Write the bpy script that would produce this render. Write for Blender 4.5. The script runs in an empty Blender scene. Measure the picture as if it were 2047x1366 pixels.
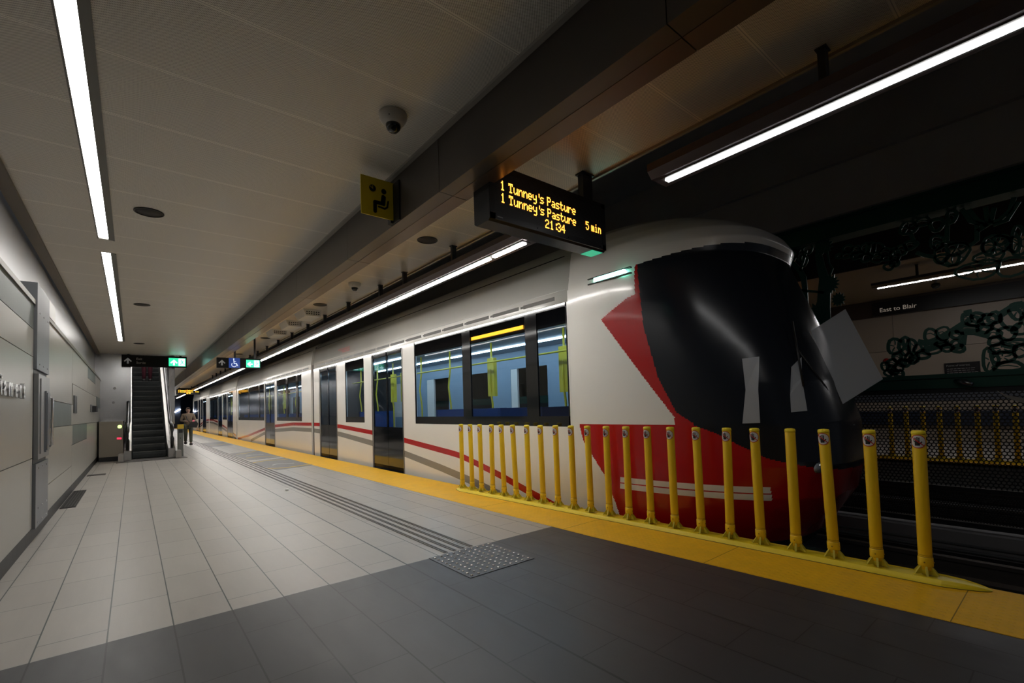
import bpy, bmesh, math, random
from mathutils import Vector, Matrix
random.seed(7)
sc = bpy.context.scene
COL = sc.collection
PI = math.pi

# ---------------------------------------------------------------- camera
def make_camera():
    yaw, pitch, roll = .6843969, .0408693, -.0312859
    fw = Vector((math.sin(yaw)*math.cos(pitch), math.cos(yaw)*math.cos(pitch), math.sin(pitch)))
    r = Vector((math.cos(yaw), -math.sin(yaw), 0)); u = r.cross(fw)
    c, s = math.cos(roll), math.sin(roll)
    r2 = c*r + s*u; u2 = -s*r + c*u
    cd = bpy.data.cameras.new('camera'); cd.sensor_width = 36; cd.sensor_fit = 'HORIZONTAL'
    cd.lens = 36*930/2047; cd.shift_y = (773.8-683)/2047; cd.clip_start = .02; cd.clip_end = 500
    o = bpy.data.objects.new('camera', cd); COL.objects.link(o)
    m = Matrix.Identity(4)
    for i, v in enumerate((r2, u2, -fw)):
        for j in range(3): m[j][i] = v[j]
    m[0][3], m[1][3], m[2][3] = 0, 0, 1.25
    o.matrix_world = m
    sc.camera = o
make_camera()
# ---------------------------------------------------------------- world, exposure
w = bpy.data.worlds.new('underground'); sc.world = w; w.use_nodes = True
w.node_tree.nodes['Background'].inputs[0].default_value = (.5, .55, .65, 1)
w.node_tree.nodes['Background'].inputs[1].default_value = .045
sc.view_settings.view_transform = 'Standard'; sc.view_settings.look = 'None'
sc.view_settings.gamma = 1; sc.view_settings.use_curve_mapping = False
sc.view_settings.exposure = 0.5
LED = 16.5          # brightness of the tubes over the waiting area
LED_EDGE = 50.0     # brightness of the tubes over the platform edge
LED_NEAR = 15.0     # brightness of the short fixture beside the camera
LED_FAR = 50.0       # brightness of the tubes over the opposite platform

# ---------------------------------------------------------------- materials
MATS = {}
def mat(name, col, rough=.5, metal=0, emit=None, es=0, spec=.5, coat=0):
    if name in MATS: return MATS[name]
    m = bpy.data.materials.new(name); m.use_nodes = True; MATS[name] = m
    b = m.node_tree.nodes['Principled BSDF']
    b.inputs['Base Color'].default_value = (*col, 1); b.inputs['Roughness'].default_value = rough
    b.inputs['Metallic'].default_value = metal; b.inputs['Specular IOR Level'].default_value = spec
    b.inputs['Coat Weight'].default_value = coat; b.inputs['Coat Roughness'].default_value = .08
    if emit: b.inputs['Emission Color'].default_value = (*emit, 1); b.inputs['Emission Strength'].default_value = es
    return m
class NT:
    def __init__(s, m): s.nt = m.node_tree; s.b = s.nt.nodes['Principled BSDF']
    def n(s, t, **k):
        x = s.nt.nodes.new(t)
        for a, v in k.items(): setattr(x, a, v)
        return x
    def link(s, a, b): s.nt.links.new(a, b)
    def m(s, op, a, b=0.0, c=0.0):
        x = s.n('ShaderNodeMath', operation=op)
        for i, v in enumerate((a, b, c)):
            if isinstance(v, (int, float)): x.inputs[i].default_value = v
            else: s.link(v, x.inputs[i])
        return x.outputs[0]
    def xyz(s):
        t = s.n('ShaderNodeTexCoord'); p = s.n('ShaderNodeSeparateXYZ'); s.link(t.outputs['Object'], p.inputs[0])
        s.co = t.outputs['Object']; return p.outputs[0], p.outputs[1], p.outputs[2]
    def noise(s, scale, detail=3, vec=None, rough=.5):
        x = s.n('ShaderNodeTexNoise'); x.inputs['Scale'].default_value = scale; x.inputs['Detail'].default_value = detail
        x.inputs['Roughness'].default_value = rough
        if vec: s.link(vec, x.inputs['Vector'])
        return x.outputs['Fac']
    def mix(s, f, a, b):
        x = s.n('ShaderNodeMix', data_type='RGBA')
        for i, v in ((0, f), (6, a), (7, b)):
            if isinstance(v, (int, float)): x.inputs[i].default_value = v
            elif isinstance(v, tuple): x.inputs[i].default_value = (*v, 1)
            else: s.link(v, x.inputs[i])
        return x.outputs[2]
    def bump(s, h, d=.01, st=.5):
        x = s.n('ShaderNodeBump'); x.inputs['Distance'].default_value = d; x.inputs['Strength'].default_value = st
        s.link(h, x.inputs['Height']); s.link(x.outputs[0], s.b.inputs['Normal'])
    def vec(s, a, b, c=0.0):
        x = s.n('ShaderNodeCombineXYZ')
        for i, v in enumerate((a, b, c)):
            if isinstance(v, (int, float)): x.inputs[i].default_value = v
            else: s.link(v, x.inputs[i])
        return x.outputs[0]

def tile_mat(name, col, joint, y0, rough, jw):
    m = mat(name, col, rough); t = NT(m); X, Y, Z = t.xyz()
    a = t.m('DIVIDE', t.m('ADD', X, .4145), .3035); c = t.m('FLOOR', a); fx = t.m('FRACT', a)
    b = t.m('ADD', t.m('DIVIDE', t.m('SUBTRACT', Y, y0), .627), t.m('MULTIPLY', c, .3333)); r = t.m('FLOOR', b); fy = t.m('FRACT', b)
    jx = t.m('MAXIMUM', t.m('LESS_THAN', t.m('MULTIPLY', t.m('MINIMUM', fx, t.m('SUBTRACT', 1.0, fx)), .3035), jw), t.m('LESS_THAN', t.m('ABSOLUTE', t.m('SUBTRACT', X, 1.713)), .0065))
    jy = t.m('LESS_THAN', t.m('MULTIPLY', t.m('MINIMUM', fy, t.m('SUBTRACT', 1.0, fy)), .627), jw*.75)
    wn = t.n('ShaderNodeTexWhiteNoise', noise_dimensions='2D'); t.link(t.vec(c, r), wn.inputs['Vector'])
    st = t.noise(3, 5, t.vec(t.m('MULTIPLY', X, 3.0), Y, wn.outputs['Value']), .6)
    sp = t.noise(160, 2)
    k = t.m('ADD', t.m('ADD', .78, t.m('MULTIPLY', wn.outputs['Value'], .08)), t.m('ADD', t.m('MULTIPLY', st, .28), t.m('MULTIPLY', sp, .08)))
    v = t.n('ShaderNodeVectorMath', operation='SCALE'); v.inputs[0].default_value = col; t.link(k, v.inputs['Scale'])
    t.link(t.mix(t.m('MAXIMUM', jx, t.m('MULTIPLY', jy, .9)), v.outputs[0], joint), t.b.inputs['Base Color'])
    t.link(t.m('ADD', rough-.08, t.m('MULTIPLY', st, .18)), t.b.inputs['Roughness'])
    return m
def perf_mat(name, col, dark, seam, phase, rough):
    m = mat(name, col, rough, spec=.6); t = NT(m); X, Y, Z = t.xyz()
    P = .0125
    a = t.m('DIVIDE', Y, P*.5); row = t.m('FLOOR', a)
    ax = t.m('ADD', t.m('DIVIDE', X, P), t.m('MULTIPLY', row, .5))
    dx = t.m('SUBTRACT', t.m('FRACT', ax), .5); dy = t.m('MULTIPLY', t.m('SUBTRACT', t.m('FRACT', a), .5), .5)
    d = t.m('ADD', t.m('MULTIPLY', dx, dx), t.m('MULTIPLY', dy, dy))
    hole = t.m('LESS_THAN', d, .055)
    sy = t.m('FRACT', t.m('DIVIDE', t.m('SUBTRACT', Y, phase), seam)); e = t.m('MULTIPLY', t.m('MINIMUM', sy, t.m('SUBTRACT', 1.0, sy)), seam)
    s1 = t.m('LESS_THAN', e, .012); s2 = t.m('LESS_THAN', e, .002)
    hole = t.m('MULTIPLY', hole, t.m('SUBTRACT', 1.0, s1))
    c = t.mix(t.m('MULTIPLY', hole, .9), col, dark); c = t.mix(t.m('MULTIPLY', s2, .6), c, dark)
    t.link(c, t.b.inputs['Base Color'])
    return m
def noisy(name, col, rough=.5, metal=0, amt=.25, scale=4, bump=0, stretch=(1, 1, 1), spec=.5, coat=0, rv=.1):
    m = mat(name, col, rough, metal, spec=spec, coat=coat); t = NT(m); t.xyz()
    mp = t.n('ShaderNodeMapping'); mp.inputs['Scale'].default_value = stretch; t.link(t.co, mp.inputs['Vector'])
    f = t.noise(scale, 5, mp.outputs[0], .6)
    v = t.n('ShaderNodeVectorMath', operation='SCALE'); v.inputs[0].default_value = col
    t.link(t.m('ADD', 1-amt/2, t.m('MULTIPLY', f, amt)), v.inputs['Scale']); t.link(v.outputs[0], t.b.inputs['Base Color'])
    t.link(t.m('ADD', rough-rv/2, t.m('MULTIPLY', f, rv)), t.b.inputs['Roughness'])
    if bump: t.bump(t.noise(scale*8, 3), .004, bump)
    return m
def glass_mat(name, tint, r=.1):
    m = bpy.data.materials.new(name); m.use_nodes = True; MATS[name] = m; nt = m.node_tree
    nt.nodes.remove(nt.nodes['Principled BSDF']); out = nt.nodes['Material Output']
    tr = nt.nodes.new('ShaderNodeBsdfTransparent'); tr.inputs[0].default_value = (*tint, 1)
    gl = nt.nodes.new('ShaderNodeBsdfGlossy'); gl.inputs['Roughness'].default_value = .03; gl.inputs[0].default_value = (.9, .95, 1, 1)
    fr = nt.nodes.new('ShaderNodeFresnel'); fr.inputs[0].default_value = 1.5
    ad = nt.nodes.new('ShaderNodeMath'); ad.operation = 'ADD'; ad.inputs[1].default_value = r; ad.use_clamp = True
    mx = nt.nodes.new('ShaderNodeMixShader')
    nt.links.new(fr.outputs[0], ad.inputs[0]); nt.links.new(ad.outputs[0], mx.inputs[0])
    nt.links.new(tr.outputs[0], mx.inputs[1]); nt.links.new(gl.outputs[0], mx.inputs[2]); nt.links.new(mx.outputs[0], out.inputs[0])
    return m

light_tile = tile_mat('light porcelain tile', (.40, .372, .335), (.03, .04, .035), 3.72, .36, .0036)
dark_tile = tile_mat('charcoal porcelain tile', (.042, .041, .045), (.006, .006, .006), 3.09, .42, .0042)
ceil_mat = perf_mat('perforated enamel ceiling', (.90, .855, .78), (.15, .135, .115), .685, 1.976, .40)
bay_mat = perf_mat('perforated enamel bay ceiling', (.86, .74, .56), (.16, .12, .08), .57, .53, .36)
wall_panel = noisy('cream enamel wall panel', (.34, .325, .285), .30, amt=.08, scale=1.5, rv=.06)
wall_upper = noisy('brushed pale wall', (.40, .40, .41), .30, .35, amt=.25, scale=3, stretch=(1, 14, .6))
teal = noisy('grey green glass panel', (.10, .125, .115), .38, amt=.15, scale=2)
cab_grey = noisy('grey metal cabinet', (.19, .20, .215), .4, .5, amt=.15, scale=2)
steel = noisy('brushed stainless steel', (.52, .52, .53), .26, .95, amt=.2, scale=4, stretch=(1, 1, .08))
steel_d = noisy('dull stainless steel', (.32, .31, .30), .34, .9, amt=.2, scale=3, stretch=(.2, 1, 4))
beam_m = noisy('bronze painted metal beam', (.115, .102, .092), .33, .55, amt=.15, scale=2)
beam_u = noisy('bronze beam soffit', (.17, .125, .095), .3, .5, amt=.2, scale=3)
dark_metal = noisy('dark painted metal', (.035, .034, .038), .4, .3, amt=.2)
fix_m = noisy('aubergine grey fixture metal', (.12, .10, .105), .32, .5, amt=.1)
black = mat('matte black', (.008, .008, .009), .5)
black_gloss = mat('black gloss', (.006, .007, .009), .08, coat=.5)
concrete = noisy('dark tunnel concrete', (.26, .26, .27), .75, amt=.5, scale=1.2, bump=.3)
concrete_l = noisy('ledge concrete', (.34, .34, .35), .7, amt=.35, scale=1.4, bump=.3)
ballast = noisy('black track bed', (.012, .012, .014), .7, amt=.5, scale=8, bump=.6)
rail_m = noisy('steel rail', (.22, .2, .19), .25, .9, amt=.2)
yellow_strip = noisy('yellow tactile paint', (.85, .46, .006), .55, amt=.35, scale=9)
_t = NT(yellow_strip); _X, _Y, _Z = _t.xyz()
_a = _t.m('SUBTRACT', _t.m('FRACT', _t.m('DIVIDE', _X, .052)), .5); _b = _t.m('SUBTRACT', _t.m('FRACT', _t.m('DIVIDE', _Y, .052)), .5)
_h = _t.m('SMOOTH_MIN', _t.m('MAXIMUM', _t.m('SUBTRACT', .3, _t.m('SQRT', _t.m('ADD', _t.m('MULTIPLY', _a, _a), _t.m('MULTIPLY', _b, _b)))), 0.0), .12, .05)
_t.bump(_t.m('ADD', _h, _t.m('MULTIPLY', _t.noise(220, 2), .06)), .03, .6)
post_y = noisy('yellow moulded plastic', (.86, .56, .012), .38, amt=.10, scale=6)
base_y = noisy('bright yellow curb plastic', (.88, .68, .02), .4, amt=.12, scale=6)
led_w = mat('white tube light', (.9, .9, .9), .5, emit=(1, .975, .93), es=LED)
led_e = mat('white edge tube light', (.9, .9, .9), .5, emit=(1, .965, .91), es=LED_EDGE)
led_n = mat('white near edge tube light', (.9, .9, .9), .5, emit=(1, .99, .97), es=LED_NEAR)
led_f = mat('white far tube light', (.9, .9, .9), .5, emit=(1, .97, .96), es=LED_FAR)
amber = mat('amber dot display', (.9, .5, .05), .5, emit=(1, .36, .04), es=3.0)
amber_far = mat('amber far dot display', (.9, .5, .05), .5, emit=(1, .45, .03), es=5)
green_em = mat('green lit exit panel', (.05, .5, .3), .4, emit=(.02, .42, .2), es=1.6)
white_em = mat('white lit pictogram', (.8, .9, .9), .4, emit=(.6, .95, 1), es=2.2)
cyan_lamp = mat('green white marker lamp', (.5, 1, .9), .3, emit=(.30, 1, .75), es=5)
red_em = mat('red signal lamp', (.8, .02, .05), .3, emit=(1, .03, .08), es=1.2)
lime_em = mat('lime signal lamp', (.5, .9, .2), .3, emit=(.6, 1, .25), es=1.6)
blue_sign = mat('blue sign face', (.01, .045, .26), .3, emit=(.01, .05, .3), es=.35)
sign_white = mat('sign white', (.45, .45, .43), .4)
sign_y = mat('mustard sign face', (.78, .60, .012), .4)
sign_k = mat('sign black', (.004, .004, .005), .35)
train_w = noisy('white train paint', (.86, .845, .80), .22, amt=.05, scale=1, coat=.4, rv=.04)
train_r = mat('red train paint', (.48, .008, .010), .22, coat=.4)
train_g = mat('grey train paint', (.27, .26, .24), .25, coat=.4)
train_d = noisy('dark train rubber', (.02, .019, .02), .5, amt=.2)
glass = glass_mat('tinted train glass', (.62, .68, .74), -.01)
wind = mat('black windscreen glass', (.012, .015, .022), .22, spec=.5)
int_blue = noisy('blue grey interior panel', (.26, .37, .48), .4, amt=.1)
int_dark = mat('interior dark trim', (.04, .045, .05), .5)
seat_b = noisy('blue seat fabric', (.02, .06, .22), .7, amt=.3, scale=20)
pole_y = mat('yellow grab pole', (.72, .62, .05), .3)
int_led = mat('cool interior light', (.8, .9, 1), .5, emit=(.62, .84, 1), es=13)
green_art = noisy('dark green painted steel', (.008, .085, .062), .35, .3, amt=.2, scale=5, spec=.6)
green_beam = noisy('green painted steel channel', (.008, .075, .055), .35, .3, amt=.2, scale=3)
opp_panel = noisy('beige station panel', (.36, .30, .24), .35, amt=.1, scale=1)
opp_ceil = noisy('tan ceiling panel', (.40, .31, .20), .4, amt=.1, scale=1)
opp_brown = noisy('brown fascia panel', (.06, .042, .034), .4, .3, amt=.2, scale=1)
bluegrey = noisy('blue grey wall base', (.09, .10, .125), .4, amt=.15)
reflection = mat('pale windscreen reflection', (.60, .63, .67), .3); reflection.node_tree.nodes['Principled BSDF'].inputs['Alpha'].default_value = .72  # stands in for reflections in the windscreen glass

# ---------------------------------------------------------------- mesh helpers
class MB:
    def __init__(s): s.bm = bmesh.new(); s.mi = 0
    def face(s, pts, mi=None):
        vs = [s.bm.verts.new(p) for p in pts]
        f = s.bm.faces.new(vs); f.material_index = s.mi if mi is None else mi; return f
    def box(s, x0, x1, y0, y1, z0, z1, mi=None):
        mi = s.mi if mi is None else mi
        v = [s.bm.verts.new((x, y, z)) for z in (z0, z1) for y in (y0, y1) for x in (x0, x1)]
        for f in ((0, 2, 3, 1), (4, 5, 7, 6), (0, 1, 5, 4), (2, 6, 7, 3), (0, 4, 6, 2), (1, 3, 7, 5)):
            s.bm.faces.new([v[i] for i in f]).material_index = mi
        return s
    def prism(s, pts, axis, a0, a1, mi=None):
        """polygon pts in the two other axes (order x,y,z without axis), extruded along axis"""
        mi = s.mi if mi is None else mi
        def P(p, a):
            return {'x': (a, p[0], p[1]), 'y': (p[0], a, p[1]), 'z': (p[0], p[1], a)}[axis]
        A = [s.bm.verts.new(P(p, a0)) for p in pts]; B = [s.bm.verts.new(P(p, a1)) for p in pts]
        n = len(pts); fs = [s.bm.faces.new(A), s.bm.faces.new(B[::-1])]
        for i in range(n): fs.append(s.bm.faces.new([A[i], B[i], B[(i+1) % n], A[(i+1) % n]]))
        for f in fs: f.material_index = mi
        return s
    def tube(s, path, rad, n=10, mi=None, flat=None):
        mi = s.mi if mi is None else mi
        path = [Vector(p) for p in path]; rings = []
        rads = rad if isinstance(rad, (list, tuple)) else [rad]*len(path)
        for i, p in enumerate(path):
            d = (path[min(i+1, len(path)-1)] - path[max(i-1, 0)]).normalized()
            a = Vector((0, 0, 1)) if abs(d.z) < .9 else Vector((0, 1, 0))
            u = d.cross(a).normalized(); v = d.cross(u).normalized()
            r = rads[i]; rb = r*(flat or 1)
            rings.append([s.bm.verts.new(p + u*math.cos(t)*r + v*math.sin(t)*rb) for t in [2*PI*k/n for k in range(n)]])
        for A, B in zip(rings, rings[1:]):
            for k in range(n): f = s.bm.faces.new([A[k], A[(k+1) % n], B[(k+1) % n], B[k]]); f.material_index = mi; f.smooth = True
        s.bm.faces.new(rings[0][::-1]).material_index = mi; s.bm.faces.new(rings[-1]).material_index = mi
        return s
    def lathe(s, prof, c=(0, 0, 0), n=24, mi=None, sx=1, sy=1):
        mi = s.mi if mi is None else mi
        rings = [[s.bm.verts.new((c[0]+r*sx*math.cos(2*PI*k/n), c[1]+r*sy*math.sin(2*PI*k/n), c[2]+z)) for k in range(n)] for r, z in prof]
        for A, B in zip(rings, rings[1:]):
            for k in range(n): f = s.bm.faces.new([A[k], A[(k+1) % n], B[(k+1) % n], B[k]]); f.material_index = mi; f.smooth = True
        if prof[0][0] > 1e-5: s.bm.faces.new(rings[0][::-1]).material_index = mi
        if prof[-1][0] > 1e-5: s.bm.faces.new(rings[-1]).material_index = mi
        return s
    def ribbon(s, pts, wdt, x0, x1, closed=False):
        """flat cut-out stroke in the y-z plane, thickness x0..x1"""
        n = len(pts); L = []; R = []
        for i in range(n):
            a = pts[(i-1) % n] if closed or i else pts[i]; b = pts[(i+1) % n] if closed or i < n-1 else pts[i]
            dx, dy = b[0]-a[0], b[1]-a[1]; l = math.hypot(dx, dy) or 1
            ww = wdt[i] if isinstance(wdt, list) else wdt
            L.append((pts[i][0]-dy/l*ww/2, pts[i][1]+dx/l*ww/2)); R.append((pts[i][0]+dy/l*ww/2, pts[i][1]-dx/l*ww/2))
        rg = range(n if closed else n-1)
        vs = [[s.bm.verts.new((x, p[0], p[1])) for p in q] for x in (x0, x1) for q in (L, R)]
        for i in rg:
            j = (i+1) % n
            for f in ((vs[0][i], vs[1][i], vs[1][j], vs[0][j]), (vs[2][i], vs[2][j], vs[3][j], vs[3][i]),
                      (vs[0][i], vs[0][j], vs[2][j], vs[2][i]), (vs[1][i], vs[3][i], vs[3][j], vs[1][j])):
                s.bm.faces.new(f).material_index = s.mi
        return s

def link_mesh(name, bm, mats, shift, raw=False):
    if not raw: bmesh.ops.recalc_face_normals(bm, faces=bm.faces)
    for v in bm.verts: v.co -= shift
    me = bpy.data.meshes.new(name); bm.to_mesh(me); bm.free()
    for m in (mats if isinstance(mats, (list, tuple)) else [mats]): me.materials.append(m)
    o = bpy.data.objects.new(name, me); COL.objects.link(o); return o
def wloc(o):
    v = Vector((0, 0, 0))
    while o: v += o.location; o = o.parent
    return v
def part(name, mb, mats, parent, label=None, raw=False):
    """a part: geometry is given in world coordinates; its origin sits at the parent's origin"""
    o = link_mesh(name, mb.bm, mats, wloc(parent), raw); o.parent = parent
    if label: o['label'] = label
    return o
def thing(name, label, cat, loc=(0, 0, 0), group=None):
    o = bpy.data.objects.new(name, None); COL.objects.link(o); o.location = loc; o.empty_display_size = .1
    o['label'] = label; o['category'] = cat
    if group: o['group'] = group
    return o
def solid(name, mb, mats, label, cat, group=None, kind=None):
    xs = [v.co for v in mb.bm.verts]
    sh = Vector((sum(v.x for v in xs)/len(xs), sum(v.y for v in xs)/len(xs), min(v.z for v in xs)))
    o = link_mesh(name, mb.bm, mats, sh); o.location = sh; o['label'] = label; o['category'] = cat
    if group: o['group'] = group
    if kind: o['kind'] = kind
    return o
def struct(name, mb, mats, label=None):
    o = link_mesh(name, mb.bm, mats, Vector((0, 0, 0))); o['kind'] = 'structure'
    if label: o['label'] = label
    return o
def dup(root, loc, label, rot=None):
    r = root.copy(); COL.objects.link(r); r.location = loc; r['label'] = label
    if rot: r.rotation_euler = rot
    for ch in root.children:
        c = ch.copy(); COL.objects.link(c); c.parent = r
        for g in ch.children:
            d = g.copy(); COL.objects.link(d); d.parent = c
    return r
ORD = ['nearest', 'second', 'third', 'fourth', 'fifth', 'sixth', 'seventh', 'eighth', 'ninth', 'tenth', 'eleventh', 'twelfth', 'thirteenth',
       'fourteenth', 'fifteenth', 'sixteenth', 'seventeenth', 'eighteenth', 'nineteenth', 'twentieth', 'twenty-first', 'farthest']
def text_mb(s, size, org, ax, ay, depth=.002, mb=None, mi=None, bold=0.0, align='LEFT'):
    cu = bpy.data.curves.new('t', 'FONT'); cu.body = s; cu.size = size; cu.extrude = depth/2; cu.offset = bold; cu.align_x = align
    o = bpy.data.objects.new('t', cu); COL.objects.link(o)
    dg = bpy.context.evaluated_depsgraph_get(); me = bpy.data.meshes.new_from_object(o.evaluated_get(dg))
    bpy.data.objects.remove(o); mb = mb or MB(); n0 = len(mb.bm.verts); f0 = len(mb.bm.faces)
    mb.bm.from_mesh(me); mb.bm.verts.ensure_lookup_table(); mb.bm.faces.ensure_lookup_table()
    ax, ay = Vector(ax), Vector(ay); az = ax.cross(ay); org = Vector(org)
    for v in mb.bm.verts[n0:]: v.co = org + ax*v.co.x + ay*v.co.y + az*v.co.z
    for f in mb.bm.faces[f0:]: f.material_index = mb.mi if mi is None else mi
    bpy.data.meshes.remove(me); return mb
def arrow_up(cx, z0, s):
    p = [(-.12, 0), (.12, 0), (.12, .55), (.38, .3), (.5, .42), (0, .95), (-.5, .42), (-.38, .3), (-.12, .55)]
    return [(cx+a*s, z0+b*s) for a, b in p]
def arrow_left(cx, z0, s):
    p = [(.5, .36), (.5, .6), (-.05, .6), (.2, .86), (.06, .98), (-.5, .48), (.06, -.02), (.2, .1), (-.05, .36)]
    return [(cx+a*s, z0+b*s) for a, b in p]
def run_man(mb, cx, z0, s, y0, y1, mi):
    def st(pts, w):
        for a, b in zip(pts, pts[1:]):
            dx, dz = b[0]-a[0], b[1]-a[1]; l = math.hypot(dx, dz); nx, nz = -dz/l*w/2, dx/l*w/2
            mb.prism([(cx+(a[0]+nx)*s, z0+(a[1]+nz)*s), (cx+(b[0]+nx)*s, z0+(b[1]+nz)*s), (cx+(b[0]-nx)*s, z0+(b[1]-nz)*s), (cx+(a[0]-nx)*s, z0+(a[1]-nz)*s)], 'y', y0, y1, mi)
    mb.prism([(cx+(-.05+.1*math.cos(t))*s, z0+(.86+.1*math.sin(t))*s) for t in [k*PI/5 for k in range(10)]], 'y', y0, y1, mi)
    st([(.0, .72), (.1, .42)], .16); st([(0, .7), (-.22, .62), (-.3, .45)], .08); st([(.02, .7), (.24, .6), (.36, .68)], .08)
    st([(.08, .42), (-.12, .3), (-.14, .05)], .1); st([(.1, .42), (.24, .25), (.42, .2)], .1)
# ================================================================ THE SETTING
H = 3.3
def edge_x(y):      # platform edge
    return 4.215 - .022*min(max(y, 0), 6.5)
def strip_x(y):     # inner side of the yellow strip
    return 3.475 - .045*min(max(y, 0), 3) - .008*min(max(y-3, 0), 5)
ys = [-6, -2, 0, 1, 2, 3, 3.51, 4.5, 5.5, 6.5, 8, 12, 20, 30, 45, 60]
mb = MB()
for a, b in zip(ys, ys[1:]):
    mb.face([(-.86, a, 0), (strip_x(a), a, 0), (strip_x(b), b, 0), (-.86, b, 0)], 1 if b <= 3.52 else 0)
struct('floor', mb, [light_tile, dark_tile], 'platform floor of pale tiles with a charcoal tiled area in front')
mb = MB()
for a, b in zip(ys, ys[1:]): mb.face([(edge_x(a)-.03, a, -.06), (edge_x(b)-.03, b, -.06), (edge_x(b)-.03, b, -.6), (edge_x(a)-.03, a, -.6)])
struct('trim_1', mb, concrete, 'concrete face below the platform edge')
mb = MB()
for a, b in zip(ys, ys[1:]):
    mb.face([(strip_x(a), a, .003), (edge_x(a), a, .003), (edge_x(b), b, .003), (strip_x(b), b, .003)])
    mb.face([(edge_x(a), a, .003), (edge_x(a), a, -.06), (edge_x(b), b, -.06), (edge_x(b), b, .003)])
    mb.face([(strip_x(a), a, .003), (strip_x(b), b, .003), (strip_x(b), b, -.05), (strip_x(a), a, -.05)])
for y in (-.2, .52, 1.9, 3.35, 4.8):     # joints between the strip's slabs
    mb.box(strip_x(y), edge_x(y), y-.0025, y+.0025, .0032, .0036, 1)
solid('tactile_edge_strip', mb, [yellow_strip, mat('strip joint', (.25, .14, .01), .7)], 'long yellow tactile warning strip along the near platform edge', 'warning strip')
# track bed
mb = MB(); mb.box(4.0, 11.6, -6, 75, -.62, -.57); struct('floor_track', mb, ballast, 'dark bed of both tracks')
def rail(x, lab, g='running rails'):
    mb = MB(); mb.prism([(x-.07, -.57), (x+.07, -.57), (x+.012, -.545), (x+.012, -.43), (x+.036, -.415), (x+.036, -.38), (x-.036, -.38), (x-.036, -.415), (x-.012, -.43), (x-.012, -.545)], 'y', -6, 75)
    solid('track_rail', mb, rail_m, lab, 'rail', g)
rail(4.86, 'steel rail under the train, nearest the yellow posts'); rail(6.29, 'second steel rail from the near platform, under the train')
rail(9.18, 'steel rail just behind the perforated fence'); rail(10.62, 'steel rail closest to the opposite platform')
# ceilings
mb = MB()
def cq(x0, x1, y0, y1, z=H, mi=0): mb.face([(x0, y0, z), (x0, y1, z), (x1, y1, z), (x1, y0, z)], mi)
cq(-.86, -.315, -6, 18); cq(-.165, 1.78, -6, 18); cq(-.315, -.165, 16.12, 18); cq(-.315, -.165, 6.97, 7.53)
cq(-.86, 1.78, 18, 19.8); cq(-.86, -.3, 19.8, 24.5); cq(1.1, 1.78, 19.8, 24.5); cq(-.86, 1.78, 24.5, 60)
struct('ceiling', mb, ceil_mat, 'perforated panel ceiling over the waiting area')
mb = MB(); cq(2.02, 3.26, -6, 60); mb.box(3.25, 3.27, -6, 60, 3.3, 5.2, 0)
struct('ceiling_bay', mb, [bay_mat], 'narrow perforated ceiling bay beside the track')
mb = MB(); cq(3.27, 16.3, -6, 75, 5.2); struct('ceiling_track', mb, concrete, 'dark concrete slab high above the tracks')
mb = MB()   # beam casing
for a, b in zip([-6, 1.05, 2.97, 4.9, 6.9, 8.9, 10.9, 13, 16, 20, 25, 32, 40], [1.05, 2.97, 4.9, 6.9, 8.9, 10.9, 13, 16, 20, 25, 32, 40, 60]):
    mb.box(1.78, 1.898, a+.003, b-.003, 2.872, 3.42, 0); mb.box(1.9, 2.03, a+.003, b-.003, 2.870, 3.42, 1)
mb.box(1.79, 2.02, -6, 60, 2.90, 3.40, 2)
for a in (1.6, 3.0, 6.5, 11):
    for dz in (0, .16): mb.lathe([(0, 0), (.006, 0), (.006, .003), (0, .003)], (0, 0, 0), 8, 2) if False else None
struct('trim_2', mb, [beam_m, beam_u, black], 'boxed bronze ceiling beam along the platform')
mb = MB(); mb.box(1.745, 1.779, -6, 60, H-.022, H+.01); struct('trim_3', mb, mat('pale ceiling edge profile', (.34, .32, .29), .35), 'pale edge profile between ceiling and beam')
mb = MB(); mb.box(3.235, 3.262, -6, 60, H-.02, H+.02); struct('trim_4', mb, mat('bay edge profile', (.30, .25, .18), .4), 'edge profile of the track-side ceiling bay')
# left wall
mb = MB(); mb.box(-1.1, -.93, -6, 19.6, 2.44, 3.5); struct('wall_left_upper', mb, wall_upper, 'pale smooth upper wall above the ledge')
WL = -.8
P0 = MB()   # panels with real joints between them
def wp(y0, y1, z0, z1, mi=0, off=0): P0.box(WL-.05, WL+off, y0+.004, y1-.004, z0+.004, z1-.004, mi)
P0.box(-.95, WL-.03, -6, 19.4, .1, 2.5, 2)
for a, b in ((-6, -1.6), (-1.6, 2.6), (2.6, 6.84)):
    wp(a, b, .15, .865); wp(a, b, .865, 1.91); wp(a, b, 1.91, 2.20); wp(a, b, 2.20, 2.47, 1)
wp(7.78, 10.8, .15, .47); wp(7.78, 10.8, .47, 1.16); wp(7.78, 7.88, 1.16, 1.505); wp(7.88, 10.72, 1.16, 1.505, 1); wp(7.78, 10.8, 1.505, 2.47)
wp(10.72, 10.94, 1.16, 1.505)
wp(10.8, 14.12, .15, .82); wp(10.94, 14.12, .82, 1.16, 1); wp(10.8, 10.94, .82, 1.16); wp(10.94, 19.4, 1.16, 1.865); wp(14.12, 19.4, .15, 1.16)
wp(10.8, 14.35, 1.865, 2.47); wp(14.35, 17.1, 2.2, 2.47, 1); wp(14.35, 17.1, 1.865, 2.2); wp(17.1, 19.4, 1.865, 2.47)
struct('wall_left', P0, [wall_panel, teal, black], 'cream enamel panelled wall with grey green insets')
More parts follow.
